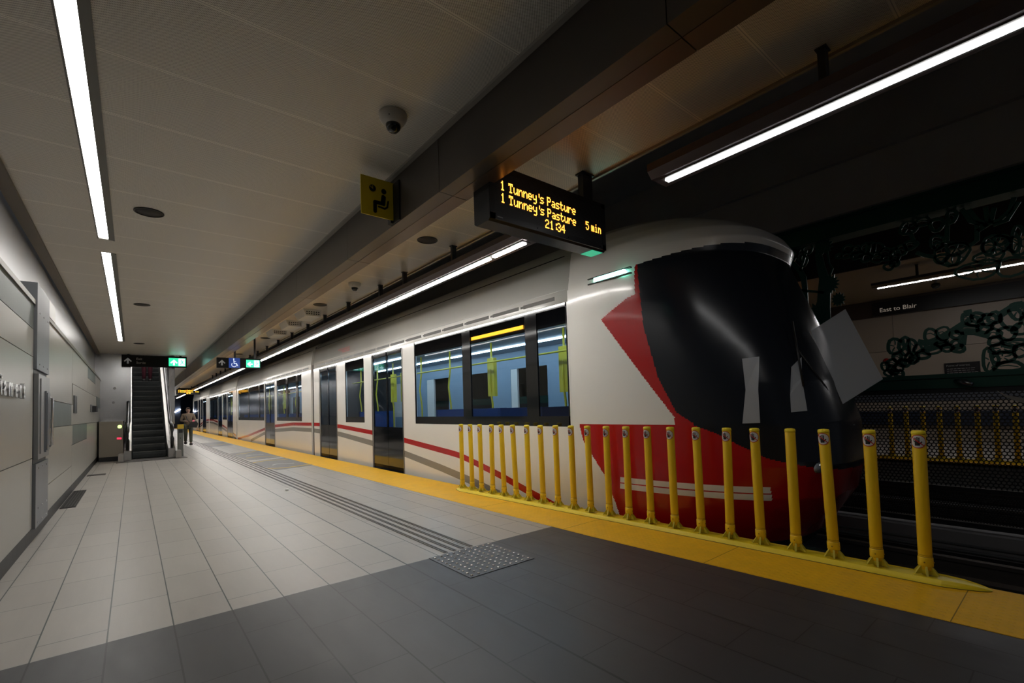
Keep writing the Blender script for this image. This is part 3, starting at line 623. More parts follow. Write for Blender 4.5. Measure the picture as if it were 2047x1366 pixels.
# ================================================================ YELLOW POSTS
def make_post(stk=True, loc=(0, 0, 0)):
    t = thing('flexible_post', '', 'post', (0, 0, 0), 'yellow flexible posts on the curb')
    rx, ry = .031, .038
    mb = MB(); n = 24
    mb.lathe([(.92, .035), (.94, .05), (1.0, .06), (1.0, .942), (.96, .947)], (0, 0, 0), n, sx=rx, sy=ry); part('tube', mb, post_y, t)
    mb = MB(); mb.lathe([(1.03, .94), (1.05, .946), (1.04, .957), (.93, .965), (.5, .968), (0, .968)], (0, 0, 0), n, sx=rx, sy=ry); part('cap', mb, base_y, t)
    mb = MB(); mb.lathe([(1.06, .06), (1.10, .065), (1.09, .115), (1.02, .12)], (0, 0, 0), n, sx=rx, sy=ry)
    for a in (PI, PI*1.5): mb.tube([(rx*1.07*math.cos(a), ry*1.07*math.sin(a), .088), (rx*1.2*math.cos(a), ry*1.2*math.sin(a), .088)], .005, 6, 1)
    mb.lathe([(1.015, .12), (1.035, .1205), (1.035, .1225), (1.015, .123)], (0, 0, 0), n, 1, sx=rx, sy=ry)
    mb.lathe([(1.01, .132), (1.02, .1325), (1.02, .134), (1.01, .1345)], (0, 0, 0), n, 1, sx=rx, sy=ry)
    part('sleeve', mb, [post_y, mat('post scuff', (.30, .17, .01), .6)], t)
    mb = MB()
    for a in range(6):
        th = a*PI/3+.26; c, s = math.cos(th), math.sin(th); px, py = -s*.006, c*.006
        A = [(c*.024, s*.024), (c*.072, s*.072)]
        v = []
        for sg_ in (-1, 1):
            for (x, y), z in zip([A[0], A[1], A[0]], [.008, .008, .075]): v.append(mb.bm.verts.new((x+px*sg_, y+py*sg_, z)))
        for f in ((0, 1, 2), (3, 5, 4), (0, 3, 4, 1), (1, 4, 5, 2), (2, 5, 3, 0)): mb.bm.faces.new([v[i] for i in f])
    mb.lathe([(.030, .005), (.030, .035), (.024, .05), (0, .05)], (0, 0, 0), 16)
    part('base_fins', mb, noisy('olive yellow base', (.55, .46, .03), .45, amt=.2, scale=10), t)
    if stk:
        mb = MB(); R = .0365; zc = .893
        def P(u, v, o): a = u/R; return (-(rx+o)*math.cos(a), -(ry+o)*math.sin(a), zc+v)
        def disc_(r0, r1, o, mi, n=32, m=6):
            for k in range(n):
                a, b = 2*PI*k/n, 2*PI*(k+1)/n
                for j in range(m):
                    p, q = r0+(r1-r0)*j/m, r0+(r1-r0)*(j+1)/m
                    ps = [P(p*math.cos(a), p*math.sin(a), o), P(q*math.cos(a), q*math.sin(a), o), P(q*math.cos(b), q*math.sin(b), o)]
                    if p > 0: ps.append(P(p*math.cos(b), p*math.sin(b), o))
                    mb.face(ps, mi)
        def bar(u0, v0, u1, v1, w, o, mi, m=6):
            l = math.hypot(u1-u0, v1-v0); nx, nv = -(v1-v0)/l*w/2, (u1-u0)/l*w/2
            for j in range(m):
                s0, s1 = j/m, (j+1)/m
                a = (u0+(u1-u0)*s0, v0+(v1-v0)*s0); b = (u0+(u1-u0)*s1, v0+(v1-v0)*s1)
                nw = 5 if w > .01 else 2
                for h_ in range(nw):
                    f0, f1 = 1-2*h_/nw, 1-2*(h_+1)/nw
                    mb.face([P(a[0]+nx*f0, a[1]+nv*f0, o), P(b[0]+nx*f0, b[1]+nv*f0, o), P(b[0]+nx*f1, b[1]+nv*f1, o), P(a[0]+nx*f1, a[1]+nv*f1, o)], mi)
        disc_(0, .041, .0012, 0); disc_(.0405, .0455, .0013, 1)
        bar(-.011, .0, -.013, .026, .006, .0018, 2); bar(-.003, .0, -.003, .031, .006, .0018, 2); bar(.005, .0, .006, .027, .006, .0018, 2); bar(-.018, -.004, -.022, .014, .005, .0018, 2)
        bar(-.004, .004, -.003, -.028, .025, .0018, 2); bar(.006, -.018, .020, .0, .007, .0018, 2)
        bar(-.031, .029, .031, -.029, .0055, .0025, 1, 10)
        part('sticker', mb, [mat('sticker white', (.62, .62, .62), .4), mat('sticker red', (.50, .02, .015), .4), mat('sticker black', (.01, .01, .012), .4)], t, 'round white sticker with a crossed-out black hand in a red ring')
    return t
BOL = [(3.887,6.027,-.001),(3.899,5.779,.017),(3.909,5.555,.008),(3.921,5.304,-.012),(3.933,5.055,.029),(3.944,4.809,.041),(3.956,4.564,.011),(3.968,4.314,.014),(3.98,4.065,.004),(3.991,3.815,.007),(4.003,3.566,.012),(4.015,3.312,.003),(4.027,3.062,-.001),(4.039,2.804,.004),(4.051,2.545,.008),(4.064,2.284,.009),(4.076,2.023,-.013),(4.088,1.769,.009),(4.1,1.505,.001),(4.113,1.25,.025),(4.125,.991,.002),(4.137,.729,-.008)]
proto = make_post(); plain = make_post(False)
first = True
for i, (x, y, d) in enumerate(BOL[::-1]):
    if i == 3: o = plain; lb = 'fourth yellow post from the camera, the only one without a hand sticker'; o['label'] = lb
    elif first: o = proto; first = False; lb = 'nearest yellow flexible post on the near curb, at the right end of the row'; o['label'] = lb
    else:
        lb = '%s yellow flexible post from the camera in the near row, with a hand sticker' % ORD[i]
        if i == 21: lb = 'farthest yellow flexible post in the near row, at the left end of the curb'
        o = dup(proto, (x, y, .031), lb)
    o.location = (x, y, .031); o.rotation_euler = (-d/.967, 0, 0)
OY = [2.44, 2.20, 1.95, 1.717, 1.472, 1.213, .984, .753, .50]
for i, y in enumerate(OY):
    o = dup(proto, (11.62, y, .031), '%s yellow post from the left in the row behind the perforated fence' % (['first'] + ORD[1:])[i]); o['group'] = 'yellow posts on the opposite platform'
def curb(x_of, y0, y1, wl, wr, label, group):
    t = thing('post_curb', label, 'curb', (x_of((y0+y1)/2), (y0+y1)/2, 0), group)
    mb = MB(); ys_ = [y0, y0+.02, y0+.06, y0+.13, y0+.22] + [y0+.22+(y1-y0-.44)*k/10 for k in range(1, 11)] + [y1-.13, y1-.06, y1-.02, y1]
    sc_ = []
    for y in ys_:
        e = min(y-y0, y1-y); f = min(1, max(.12, math.sqrt(min(1, e/.22)))); sc_.append(f)
    pr = [(-1, 0), (-.92, .35), (-.80, .75), (-.72, .78), (-.69, .52), (.80, .52), (.84, .7), (.88, .6), (.92, .35), (1, 0)]
    rings = []
    for y, f in zip(ys_, sc_):
        x = x_of(y); rings.append([mb.bm.verts.new((x+(wl if a < 0 else wr)*a*f, y, .004+.044*b*min(1, f*1.2))) for a, b in pr])
    for A, B in zip(rings, rings[1:]):
        for k in range(len(pr)-1): mb.bm.faces.new([A[k], B[k], B[k+1], A[k+1]])
        mb.bm.faces.new([A[0], A[-1], B[-1], B[0]])
    mb.bm.faces.new(rings[0]); mb.bm.faces.new(rings[-1][::-1])
    part('curb_body', mb, base_y, t)
    mb = MB(); n = len(ys_)
    for A, B in zip(range(n-1), range(1, n)):
        xa, xb = x_of(ys_[A])-wl*sc_[A], x_of(ys_[B])-wl*sc_[B]
        mb.prism([(xa-.006, ys_[A]), (xb-.006, ys_[B]), (xb+.006, ys_[B]), (xa+.006, ys_[A])], 'z', .0032, .0055)
    part('edge_seal', mb, mat('dark seal', (.05, .03, .01), .7), t)
    mb = MB()
    for (y, f) in zip([y0+.35+k*.5 for k in range(int((y1-y0-.6)/.5)+1)], [1]*40):
        for s in (-.5, .5): mb.lathe([(.011, .030), (.011, .036), (.006, .04), (0, .04)], (x_of(y)+s*.16, y, 0), 8)
    part('bolt', mb, noisy('olive yellow base', (.55, .46, .03), .45), t)
    return t
curb(lambda y: 4.171-.0471*y, .42, 6.16, .115, .075, 'low bright yellow curb rail carrying the near row of posts', 'yellow curb rails')
curb(lambda y: 11.62, .1, 2.75, .10, .08, 'yellow curb rail on the opposite platform behind the fence', 'yellow curb rails')

# ================================================================ TRAIN
TX = 4.25; XC = 5.575; HW = 1.325
train = thing('light_rail_train', 'long white and red light rail train with black windscreen standing along the platform', 'train', (XC, 26, -.38))
# cross-section: half width at height
PZ = [(-.30, 1.24), (-.27, 1.29), (-.10, 1.318), (.2, 1.325), (2.56, 1.325), (2.69, 1.3245), (2.73, 1.321), (2.78, 1.312), (2.84, 1.299), (3.0, 1.276), (3.16, 1.245), (3.28, 1.17), (3.38, 1.02), (3.45, .75), (3.48, .4), (3.49, .0)]
def hw(z):
    for (a, wa), (b, wb) in zip(PZ, PZ[1:]):
        if a <= z <= b: return wa+(wb-wa)*(z-a)/(b-a)
    return PZ[0][1] if z < PZ[0][0] else 0
NOSE = [(-.30, 1.95), (0, 1.72), (.3, 1.52), (.6, 1.44), (1.0, 1.46), (1.4, 1.56), (1.8, 1.70), (2.4, 1.93), (2.8, 2.08), (2.95, 2.02), (3.08, 2.10), (3.2, 2.28), (3.3, 2.5), (3.4, 2.85), (3.46, 3.25), (3.49, 3.9)]
def ny(z):
    for (a, wa), (b, wb) in zip(NOSE, NOSE[1:]):
        if a <= z <= b: return wa+(wb-wa)*(z-a)/(b-a)
    return NOSE[-1][1]
YB = 4.05
def lerp_t(T, v):
    if v <= T[0][0]: return T[0][1]
    for (a, u), (b, w) in zip(T, T[1:]):
        if a <= v <= b: return u+(w-u)*(v-a)/(b-a)
    return T[-1][1]
def zone(y, z, x):
    """0 white 1 red 2 glass 4 dark skirt"""
    if z < -.16: return 4
    front = lerp_t([(1.3, .50), (1.9, .68), (2.3, .92), (2.5, 1.0)], y)      # upper edge of the red apron
    black = lerp_t([(.9, 2.45), (1.0, 2.47), (1.13, 2.66), (1.5, 2.84), (2.07, 2.99), (2.76, 3.05)], z)
    white = lerp_t([(1.08, 2.68), (2.23, 3.53), (2.42, 3.17), (2.44, 3.08), (2.7, 3.08)], z)
    left = lerp_t([(-.1, 3.36), (.1, 3.42), (.42, 3.57), (.8, 3.87), (1.02, 3.93)], z)
    if z > lerp_t([(1.9, 2.90), (2.4, 2.86), (3.1, 2.77)], y): return 0
    if y < 2.5 and z > front: return 2
    if z > 1.0:
        if y < black: return 2
        if z > 1.06 and y < white: return 1
        if z < 1.12-.0 and y < white+.0: return 1
        return 0
    if z < 1.0 and y < left:
        if .28 < z < .41 and 1.9 < y < 3.35 and not (.338 < z < .350): return 0
        return 1
    return 0
def build_cab():
    nz = 320; zs = [-.30+3.79*k/nz for k in range(nz+1)]; zs = [min(z, 3.488) for z in zs]
    e = 2/2.75
    fine = []; 
    for k in range(4001):
        ph = PI/2*k/4000; fine.append((ph, 1.325*(1-math.cos(ph)**e if math.cos(ph) > 1e-9 else 1), 2.4*math.sin(ph)**e if ph > 0 else 0))
    acc = [0]
    for (p0, a0, b0), (p1, a1, b1) in zip(fine, fine[1:]): acc.append(acc[-1]+math.hypot(a1-a0, b1-b0))
    nh = 290; phs = []; k = 0
    for q in range(nh+1):
        tgt = acc[-1]*q/nh
        while k < 4000 and acc[k] < tgt: k += 1
        phs.append(fine[k][0])
    phs = phs+[PI-p for p in phs[::-1][1:]]; nphi = len(phs)-1
    groups = {k: MB() for k in (0, 1, 2, 4)}
    rows = []
    for z in zs:
        wv = max(hw(z), .02); y0 = min(ny(z), YB-.05); row = []
        for k in range(nphi+1):
            ph = phs[k]; c, s = math.cos(ph), max(0, math.sin(ph))
            x = XC - wv*math.copysign(abs(c)**e, c); L = YB-y0
            row.append(Vector((x, YB-L*abs(s)**e, z)))
        rows.append(row)
    caches = {k: {} for k in groups}
    for i in range(nz):
        for k in range(nphi):
            q = [(i, k), (i, k+1), (i+1, k+1), (i+1, k)]
            c = sum((rows[a][b] for a, b in q), Vector())/4
            zn = zone(c.y, c.z, c.x); g = groups[zn]; ch = caches[zn]
            vs = []
            for ab in q:
                if ab not in ch: ch[ab] = g.bm.verts.new(rows[ab[0]][ab[1]])
                vs.append(ch[ab])
            try: f = g.bm.faces.new(vs); f.smooth = True
            except ValueError: pass
    return groups
g = build_cab()
cab = part('cab_shell', g[0], train_w, train, 'white rounded cab roof and flank')
part('red_front_panel', g[1], train_r, cab, 'deep red apron and wedge')
part('windscreen', g[2], wind, cab, 'wraparound black windscreen'); part('skirt', g[4], train_d, cab)
mb = MB(); mb.tube([(4.35, 3.02, .955), (4.4, 2.5, .955), (4.62, 1.95, .955), (5.0, 1.60, .955), (5.575, 1.455, .955)], .008, 6); part('joint_line', mb, mat('joint grey', (.10, .10, .11), .3), cab)
mb = MB(); mb.box(TX-.012, TX+.03, 3.16, 3.60, 2.685, 2.735); part('marker_lamp', mb, cyan_lamp, cab, 'green white lit marker lamp')
mb = MB(); mb.box(TX-.008, TX+.03, 3.08, 3.70, 2.672, 2.685); mb.box(TX-.008, TX+.03, 3.08, 3.70, 2.735, 2.748); part('lamp_bezel', mb, train_d, cab)
for sx in (-1, 1):
    mb = MB(); mb.lathe([(0, 0), (1, .0), (.8, .4), (0, .5)], (0, 0, 0), 16)
    for v in mb.bm.verts: v.co = Vector((XC+sx*.74+v.co.x*.13, 1.50+.05-v.co.z*.05, .60+v.co.y*.05))
    part('headlamp', mb, mat('headlamp glass', (.3, .33, .36), .1, coat=1), cab)
mb = MB(); mb.tube([(5.45, 1.50, 1.0), (5.2, 1.58, 1.35), (5.0, 1.72, 1.7)], .012, 6); mb.tube([(4.9, 1.66, 1.35), (5.05, 1.78, 2.0)], .01, 6); part('wiper', mb, black, cab)
mb = MB(); mb.box(4.75, 6.40, 3.2, 3.3, .9, 2.45); part('cab_partition', mb, int_dark, cab)
# body shells
RED = [(27.885,.001),(25.036,.241),(21.707,.597),(19.711,.762),(17.169,.866),(15.08,.879),(14.282,.881),(12.482,.853),(10.335,.742),(8.817,.636),(6.746,.461),(6.384,.399),(5.515,.215),(5.051,.091),(4.633,-.006),(4.2,-.12)][::-1]
GRY = [(24.5,0.02),(21.7,.42),(19.719,.589),(17.177,.694),(15.089,.702),(12.492,.649),(10.364,.5),(8.83,.372),(7.303,.193),(6.215,.044),(5.564,-.07)][::-1]
def interp(T, y):
    if y <= T[0][0]: return T[0][1]
    for (a, u), (b, v) in zip(T, T[1:]):
        if a <= y <= b: return u+(v-u)*(y-a)/(b-a)
    return T[-1][1]
def stripe(parent, T, y0, y1, w0, m, nm):
    mb = MB(); n = max(2, int((y1-y0)/.25)); first = True
    y0 = max(y0, T[0][0]); y1 = min(y1, T[-1][0])
    if y1-y0 < .1: return
    for k in range(n):
        a, b = y0+(y1-y0)*k/n, y0+(y1-y0)*(k+1)/n
        za, zb = interp(T, a), interp(T, b)
        w = w0
        if min(za, zb)+0 < -.14: continue
        mb.face([(TX-.0015, a, za-w), (TX-.0015, a, za+w), (TX-.0015, b, zb+w), (TX-.0015, b, zb-w)])
    part(nm, mb, m, parent)
def car(ya, yb, openings, name_i, mir=None, detail=True):
    """openings: list of (y0,y1,kind) kind 'w' window or 'd' door"""
    body = MB()
    wz0, wz1 = .965, 2.545
    def slab(y0, y1, z0, z1):
        if y1-y0 > .004: body.box(TX, TX+.05, y0, y1, z0, z1)
        if y1-y0 > .004: body.box(2*XC-TX-.05, 2*XC-TX, y0, y1, z0, z1)
    yc = ya
    for (a, b, k) in sorted(openings):
        slab(yc, a, -.16, wz1); lo = wz0 if k == 'w' else -.10
        slab(a, b, -.16, lo); yc = b
    slab(yc, yb, -.16, wz1)
    # roof and upper side as one lofted skin
    pr = [(z, w) for z, w in PZ if z >= 2.56]; prof = [(XC-w, z) for z, w in pr]+[(XC+w, z) for z, w in pr[::-1][1:]]
    A = [body.bm.verts.new((x, ya, z-.015 if z < 2.6 else z)) for x, z in prof]; B = [body.bm.verts.new((x, yb, z-.015 if z < 2.6 else z)) for x, z in prof]
    for i in range(len(prof)-1): f = body.bm.faces.new([A[i], B[i], B[i+1], A[i+1]]); f.smooth = True
    body.bm.faces.new(A[::-1]); body.bm.faces.new(B)
    body.box(TX+.04, 2*XC-TX-.04, ya, yb, -.12, -.05); body.box(TX+.05, 2*XC-TX-.05, ya+.02, yb-.02, 2.60, 2.62)
    o = part('car_body', body, train_w, train)
    mb = MB(); mb.box(TX+.03, 2*XC-TX-.03, ya+.05, yb-.05, -.33, -.13); part('underframe', mb, train_d, o)
    mb = MB(); zz = 3.165; mb.box(XC-hw(zz)-.004, XC-hw(zz)+.02, ya+.12, yb-.12, zz-.006, zz+.006); part('roof_joint', mb, black, o)
    mb = MB(); y = ya+.25
    while y < yb-.4:
        L = min(.62, yb-.3-y); mb.box(TX-.003, TX+.02, y, y+L, 2.600, 2.650); mb.box(TX-.002, TX+.02, y+L, y+L+.06, 2.610, 2.640); y += .72
    part('vent_slots', mb, mat('slot grey', (.075, .068, .06), .4), o)
    mb = MB(); mb.box(TX-.001, TX+.02, ya+.05, yb-.05, 2.704, 2.711); part('gutter', mb, mat('bright gutter', (.9, .9, .88), .15, .3), o)
    for (a, b, k) in openings:
        fr = MB(); gl = MB()
        if k == 'w':
            d = .03; m0 = MB()
            m0.box(TX+.004, TX+.02, a, b, wz0, wz0+.135); m0.box(TX+.004, TX+.02, a, b, wz1-.05, wz1); m0.box(TX+.03, TX+.04, a, b, 2.28, wz1)
            m0.box(TX+.004, TX+.02, a, a+d, wz0, wz1); m0.box(TX+.004, TX+.02, b-d, b, wz0, wz1)
            if b-a > 3: 
                for c in (a+(b-a)*.17, a+(b-a)*.56): m0.box(TX+.003, TX+.03, c-.12, c+.12, wz0, wz1)
            elif b-a > 1.6: c = (a+b)/2; m0.box(TX+.003, TX+.03, c-.04, c+.04, wz0, wz1)
            fo = part('window_frame', m0, black_gloss, o)
            g_ = MB(); g_.face([(TX+.012, b-d, wz0+.13), (TX+.012, a+d, wz0+.13), (TX+.012, a+d, wz1-.05), (TX+.012, b-d, wz1-.05)]); 
            p = part('window_pane', g_, glass, o, None, True)
        else:
            m0 = MB(); c = (a+b)/2
            m0.box(TX+.006, TX+.03, a+.02, b-.02, -.09, .88)
            for u, v in ((a+.01, a+.05), (c-.03, c+.03), (b-.05, b-.01)): m0.box(TX+.004, TX+.032, u, v, -.09, 2.5)
            m0.box(TX+.004, TX+.032, a+.01, b-.01, 2.42, 2.54)
            part('door', m0, black_gloss, o)
            g_ = MB(); g_.face([(TX+.014, b-.05, .88), (TX+.014, a+.05, .88), (TX+.014, a+.05, 2.42), (TX+.014, b-.05, 2.42)]); part('door_pane', g_, glass, o, None, True)
            st = MB(); st.box(TX-.012, TX+.0, a-.025, a-.0, -.10, 2.5); st.box(TX-.012, TX+.0, b, b+.025, -.10, 2.5); part('door_frame', st, steel_d, o)
    # livery stripes on the panels between doors
    segs = []; yc = ya
    for (a, b, k) in sorted(openings):
        if k == 'd': segs.append((yc, a-.03)); yc = b+.03
    segs.append((yc, yb))
    for a, b in segs:
        stripe(o, mir[0], a, b, .050, train_r, 'red_stripe'); stripe(o, mir[1], a, b, .062, train_g, 'grey_stripe')
    # interior
    mb = MB(); xi = 2*XC-TX-.06
    mb.box(xi, xi+.02, ya+.1, yb-.1, 0, 1.0); mb.box(xi, xi+.02, ya+.1, yb-.1, 2.1, 2.55)
    y = ya+.4
    while y < yb-1: mb.box(xi, xi+.02, y, y+.75, 1.0, 2.1); y += 2.0
    part('interior_wall', mb, int_blue, o)
    mb = MB(); mb.box(TX+.06, xi, ya+.1, yb-.1, -.05, -.02); part('interior_floor', mb, int_dark, o)
    mb = MB(); mb.box(TX+.06, xi, ya+.1, yb-.1, 2.50, 2.53); part('interior_ceiling', mb, mat('interior ceiling', (.35, .4, .45), .5), o)
    mb = MB(); mb.box(5.0, 5.06, ya+.4, yb-.4, 2.475, 2.498); mb.box(6.1, 6.16, ya+.4, yb-.4, 2.475, 2.498); part('interior_light', mb, int_led, o)
    wins = [(a, b) for a, b, k in openings if k == 'w']
    for a, b in wins:
        n = max(1, int((b-a)/.95))
        for k in range(n):
            yy = a+.3+k*.95
            if yy+.5 > b: break
            s_ = MB(); s_.box(4.42, 5.30, yy, yy+.42, .38, .46); s_.box(4.42, 5.30, yy+.40, yy+.47, .42, 1.22); s_.box(4.8, 4.9, yy+.1, yy+.3, -.02, .38)
            part('seat', s_, seat_b, o)
    for a, b, k in openings:
        for y in ((a+.1, b-.1) if k == 'd' else (a+.3*(b-a), a+.78*(b-a))):
            p_ = MB(); p_.tube([(5.45, y, -.02), (5.45, y, 1.3), (5.40, y, 1.7), (5.45, y, 2.1), (5.45, y, 2.5)], .020, 8)
            if k == 'w': p_.box(5.42, 5.50, y-.10, y+.10, 1.45, 2.2)
            part('grab_pole', p_, pole_y, o)
    mb = MB(); mb.tube([(5.3, ya+.4, 2.1), (5.3, yb-.4, 2.1)], .016, 8); part('grab_rail', mb, pole_y, o)
    return o
MIR0 = (RED, GRY)
a = car(4.03, 14.72, [(4.07, 8.20, 'w'), (8.73, 10.26, 'd'), (10.76, 12.02, 'w'), (12.68, 14.12, 'd')], 0, MIR0)
mb = MB(); mb.box(TX+.016, TX+.028, 4.95, 6.24, 2.335, 2.385); part('amber_reflection', mb, mat('amber window reflection', (.9, .5, .05), .5, emit=(1, .42, .03), es=1.6), a, 'amber display reflection in the window, built as a lit strip')  # departure display's reflection in the glass, built as an emissive strip
mb = text_mb('MISCELLANEOUS'[:0] or ' ', .1, (0, 0, 0), (0, -1, 0), (0, 0, 1)) if False else None
mb = MB()
for k in range(3): mb.box(TX-.026, TX-.0, 11.75-k*.02, 12.6-k*.18, 2.88-k*.045, 2.905-k*.045)
for v in mb.bm.verts: v.co.x += .062 - .0
for v in mb.bm.verts: v.co.x = XC-hw(v.co.z)-(.002 if v.co.x < TX+.045 else -.01)
part('red_lettering', mb, mat('faded red mark', (.60, .22, .20), .4), a, 'small faded red writing on the roof panel')
b_ = car(14.98, 28.12, [(16.03, 19.42, 'w'), (19.75, 21.42, 'd'), (21.61, 27.75, 'w')], 1, MIR0)
R3 = [(28.4, .16), (29.4, .40), (31.5, .72), (33.3, .87), (36, .93), (39.6, .86)]; R3 = [(28.4, .12), (30, .30), (32.5, .55), (35.3, .80), (37.5, .92), (39.7, .93)]
G3 = [(y, z-.17) for y, z in R3]
R4 = [(39.9, .93), (42, .88), (44, .70), (46.6, .35), (48.6, 0)]; G4 = [(y, z-.17) for y, z in R4]
c_ = car(28.38, 39.58, [(29.45, 31.4, 'd'), (31.6, 33.2, 'w'), (33.4, 35.2, 'd'), (35.3, 39.3, 'w')], 2, (R3, G3))
d_ = car(39.82, 51.3, [(41.4, 43.7, 'd'), (43.9, 45.1, 'w'), (45.3, 46.8, 'd'), (47.2, 50.6, 'w')], 3, (R4, G4))
for y0, y1 in ((14.70, 15.0), (28.1, 28.4), (39.56, 39.84)):
    mb = MB()
    for k in range(6):
        a0 = y0+(y1-y0)*k/6; a1 = y0+(y1-y0)*(k+1)/6; s = .05 if k % 2 else .09
        mb.box(TX+s, 2*XC-TX-s, a0, a1, -.2, 2.7); mb.box(TX+s+.1, 2*XC-TX-s-.1, a0, a1, 2.7, 3.25)
    part('gangway_bellows', mb, train_d, train)
# windscreen reflections modelled as thin pale sheets
def reflection_piece(pts, th, label):
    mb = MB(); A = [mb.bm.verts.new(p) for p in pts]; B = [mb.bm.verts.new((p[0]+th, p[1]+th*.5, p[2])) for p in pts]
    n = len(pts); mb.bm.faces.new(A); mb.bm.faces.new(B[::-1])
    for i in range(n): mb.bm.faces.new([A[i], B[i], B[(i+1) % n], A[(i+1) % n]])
    part('pale_reflection', mb, reflection, train, label)
def off(P, k=.014):
    return [(x+k*nx, y+k*ny_, z+k*nz) for (x, y, z), (nx, ny_, nz) in P]
reflection_piece(off([((4.603, 2.084, 1.637), (-.82, -.55, .16)), ((4.697, 1.964, 1.649), (-.73, -.65, .2)), ((4.63, 1.961, 1.329), (-.82, -.57, .12)), ((4.598, 1.945, 1.015), (-.85, -.52, .09)), ((4.527, 2.076, 1.013), (-.9, -.44, .07)), ((4.573, 2.052, 1.333), (-.86, -.5, .1))]), .004, 'narrow upright windscreen reflection modelled as a pale translucent sheet')
reflection_piece(off([((4.889, 1.761, 1.535), (-.53, -.81, .26)), ((5.033, 1.719, 1.633), (-.35, -.89, .3)), ((4.93, 1.69, 1.409), (-.4, -.9, .17)), ((4.894, 1.647, 1.116), (-.55, -.81, .19)), ((4.775, 1.741, 1.107), (-.69, -.7, .16)), ((4.804, 1.752, 1.271), (-.65, -.74, .17))]), .004, 'second narrow wavy windscreen reflection modelled as a pale sheet')
reflection_piece([(5.42, 1.74, 1.926), (5.75, 1.518, 2.15), (5.75, 1.243, 1.401), (5.4, 1.494, 1.167)], .005, 'large slanting windscreen reflection modelled as a pale translucent sheet')
# ================================================================ ESCALATOR
t = thing('escalator', 'dark escalator with stainless sides rising away beside the left wall', 'escalator', (.42, 17.9, 0))
y0, sl = 17.95, .2/.346
mb = MB(); mb.prism([(-.36, 17.0), (1.28, 17.15), (1.20, 17.95), (-.36, 17.95)], 'z', .001, .012); part('floor_plate', mb, noisy('ribbed comb plate', (.12, .105, .095), .35, .7, amt=.4, scale=30, stretch=(1, .05, 1)), t)
step_m = noisy('dark escalator step', (.045, .05, .05), .4, .5, amt=.3, scale=60, stretch=(6, .3, .3))
for k in range(17):
    yy = y0+.25+k*.346; z = .02+.2*(k+1); mb = MB()
    if k == 0: pass
    mb.prism([(yy, z-.2), (yy-.012, z-.10), (yy, z-.012), (yy+.40, z-.012), (yy+.40, z-.2)], 'x', .0, .80)
    for r in range(26): mb.box(.008+r*.0305, .024+r*.0305, yy-.014, yy+.0, z-.19, z-.03)
    mb.box(.0, .80, yy-.016, yy+.02, z-.022, z-.004, 1)
    part('step', mb, [step_m, mat('step nosing', (.20, .20, .19), .35, .5)], t)
def incl(y): return max(0, (y-18.1)*sl)
for side, (xa, xb) in (('l', (-.20, -.03)), ('r', (.83, 1.0))):
    mb = MB(); pts = [(17.35, .02), (17.35, .35)] 
    pts = [(17.45, .02), (26.3, .02), (26.3, incl(26.3)+.35), (18.3, incl(18.3)+.38), (17.6, .34), (17.45, .30)]
    mb.prism(pts, 'x', xa, xb); part('skirt', mb, steel_d, t)
    mb = MB(); xm = (xa+xb)/2
    pts = [(17.45, .32), (17.3, .5), (17.27, .72), (17.42, .92), (17.7, .99), (18.2, 1.02), (25.9, incl(25.9)+.95), (25.9, incl(25.9)+.3), (18.3, .40)]
    mb.prism(pts, 'x', xm-.02, xm+.02); part('balustrade', mb, noisy('satin balustrade', (.30, .30, .30), .25, .9, amt=.2, scale=3), t)
    mb = MB(); path = [(xm, 17.55, .30), (xm, 17.33, .38), (xm, 17.22, .60), (xm, 17.26, .86), (xm, 17.45, 1.0), (xm, 17.8, 1.04), (xm, 18.25, 1.07)]+[(xm, y, incl(y)+1.0) for y in (19, 21, 23, 25.9)]
    mb.tube(path, .045, 10); part('handrail', mb, mat('black rubber handrail', (.012, .012, .012), .3), t)
    mb = MB(); mb.box(xa-.12 if side == 'l' else xb, xa if side == 'l' else xb+.14, 17.25, 17.9, 0, .22); part('base_box', mb, noisy('pale base box', (.30, .28, .26), .4, .4), t)
mb = MB(); mb.prism([(19.45, 1.0), (26.3, 1.0), (26.3, 7), (19.82, 7), (19.82, 3.28), (19.45, 3.28)], 'x', .94, 1.10)
part('side_cladding', mb, steel, t)
mb = MB(); mb.box(-.76, -.22, 18.0, 19.38, .13, 1.12); mb.box(-.76, -.22, 17.98, 19.38, 1.12, 1.16); part('machine_housing', mb, noisy('warm steel housing', (.34, .30, .25), .3, .9, amt=.08, scale=2), t)
mb = MB(); mb.box(-.76, -.22, 18.02, 19.38, 0, .13); part('plinth', mb, black, t)
mb = MB(); mb.tube([(-.30, 17.99, 1.0), (-.30, 17.975, 1.0)], .05, 16); part('green_lamp', mb, lime_em, t)
mb = MB(); mb.box(-.36, -.26, 17.975, 17.99, .63, .68); part('red_lamp', mb, red_em, t)
mb = MB(); mb.tube([(-.45, 19.38, 2.2), (-.45, 19.36, 2.2)], .04, 10); mb.tube([(-.48, 19.38, 1.75), (-.48, 19.36, 1.75)], .035, 10); part('knob', mb, steel_d, t)
t = thing('ticket_post', 'small grey cabinet with a yellow top beside the escalator foot', 'cabinet', (1.13, 18.1, 0))
mb = MB(); mb.box(1.10, 1.24, 18.0, 18.3, 0, .86); part('body', mb, noisy('grey green post', (.16, .165, .15), .4, .4, amt=.2), t)
mb = MB(); mb.box(1.09, 1.25, 17.99, 18.31, .86, .99); part('top', mb, mat('yellow top', (.6, .4, .02), .4), t)
mb = MB(); mb.box(1.12, 1.22, 17.99, 18.0, .73, .84); mb.box(1.15, 1.17, 17.99, 18.0, .55, .58); part('panel', mb, black, t)
t = thing('shaft_fill_light', 'added unseen tube light above the escalator, hidden behind the hanging sign', 'light', (.4, 22, 6.9))  # added to brighten the escalator steps; the tube itself is out of view
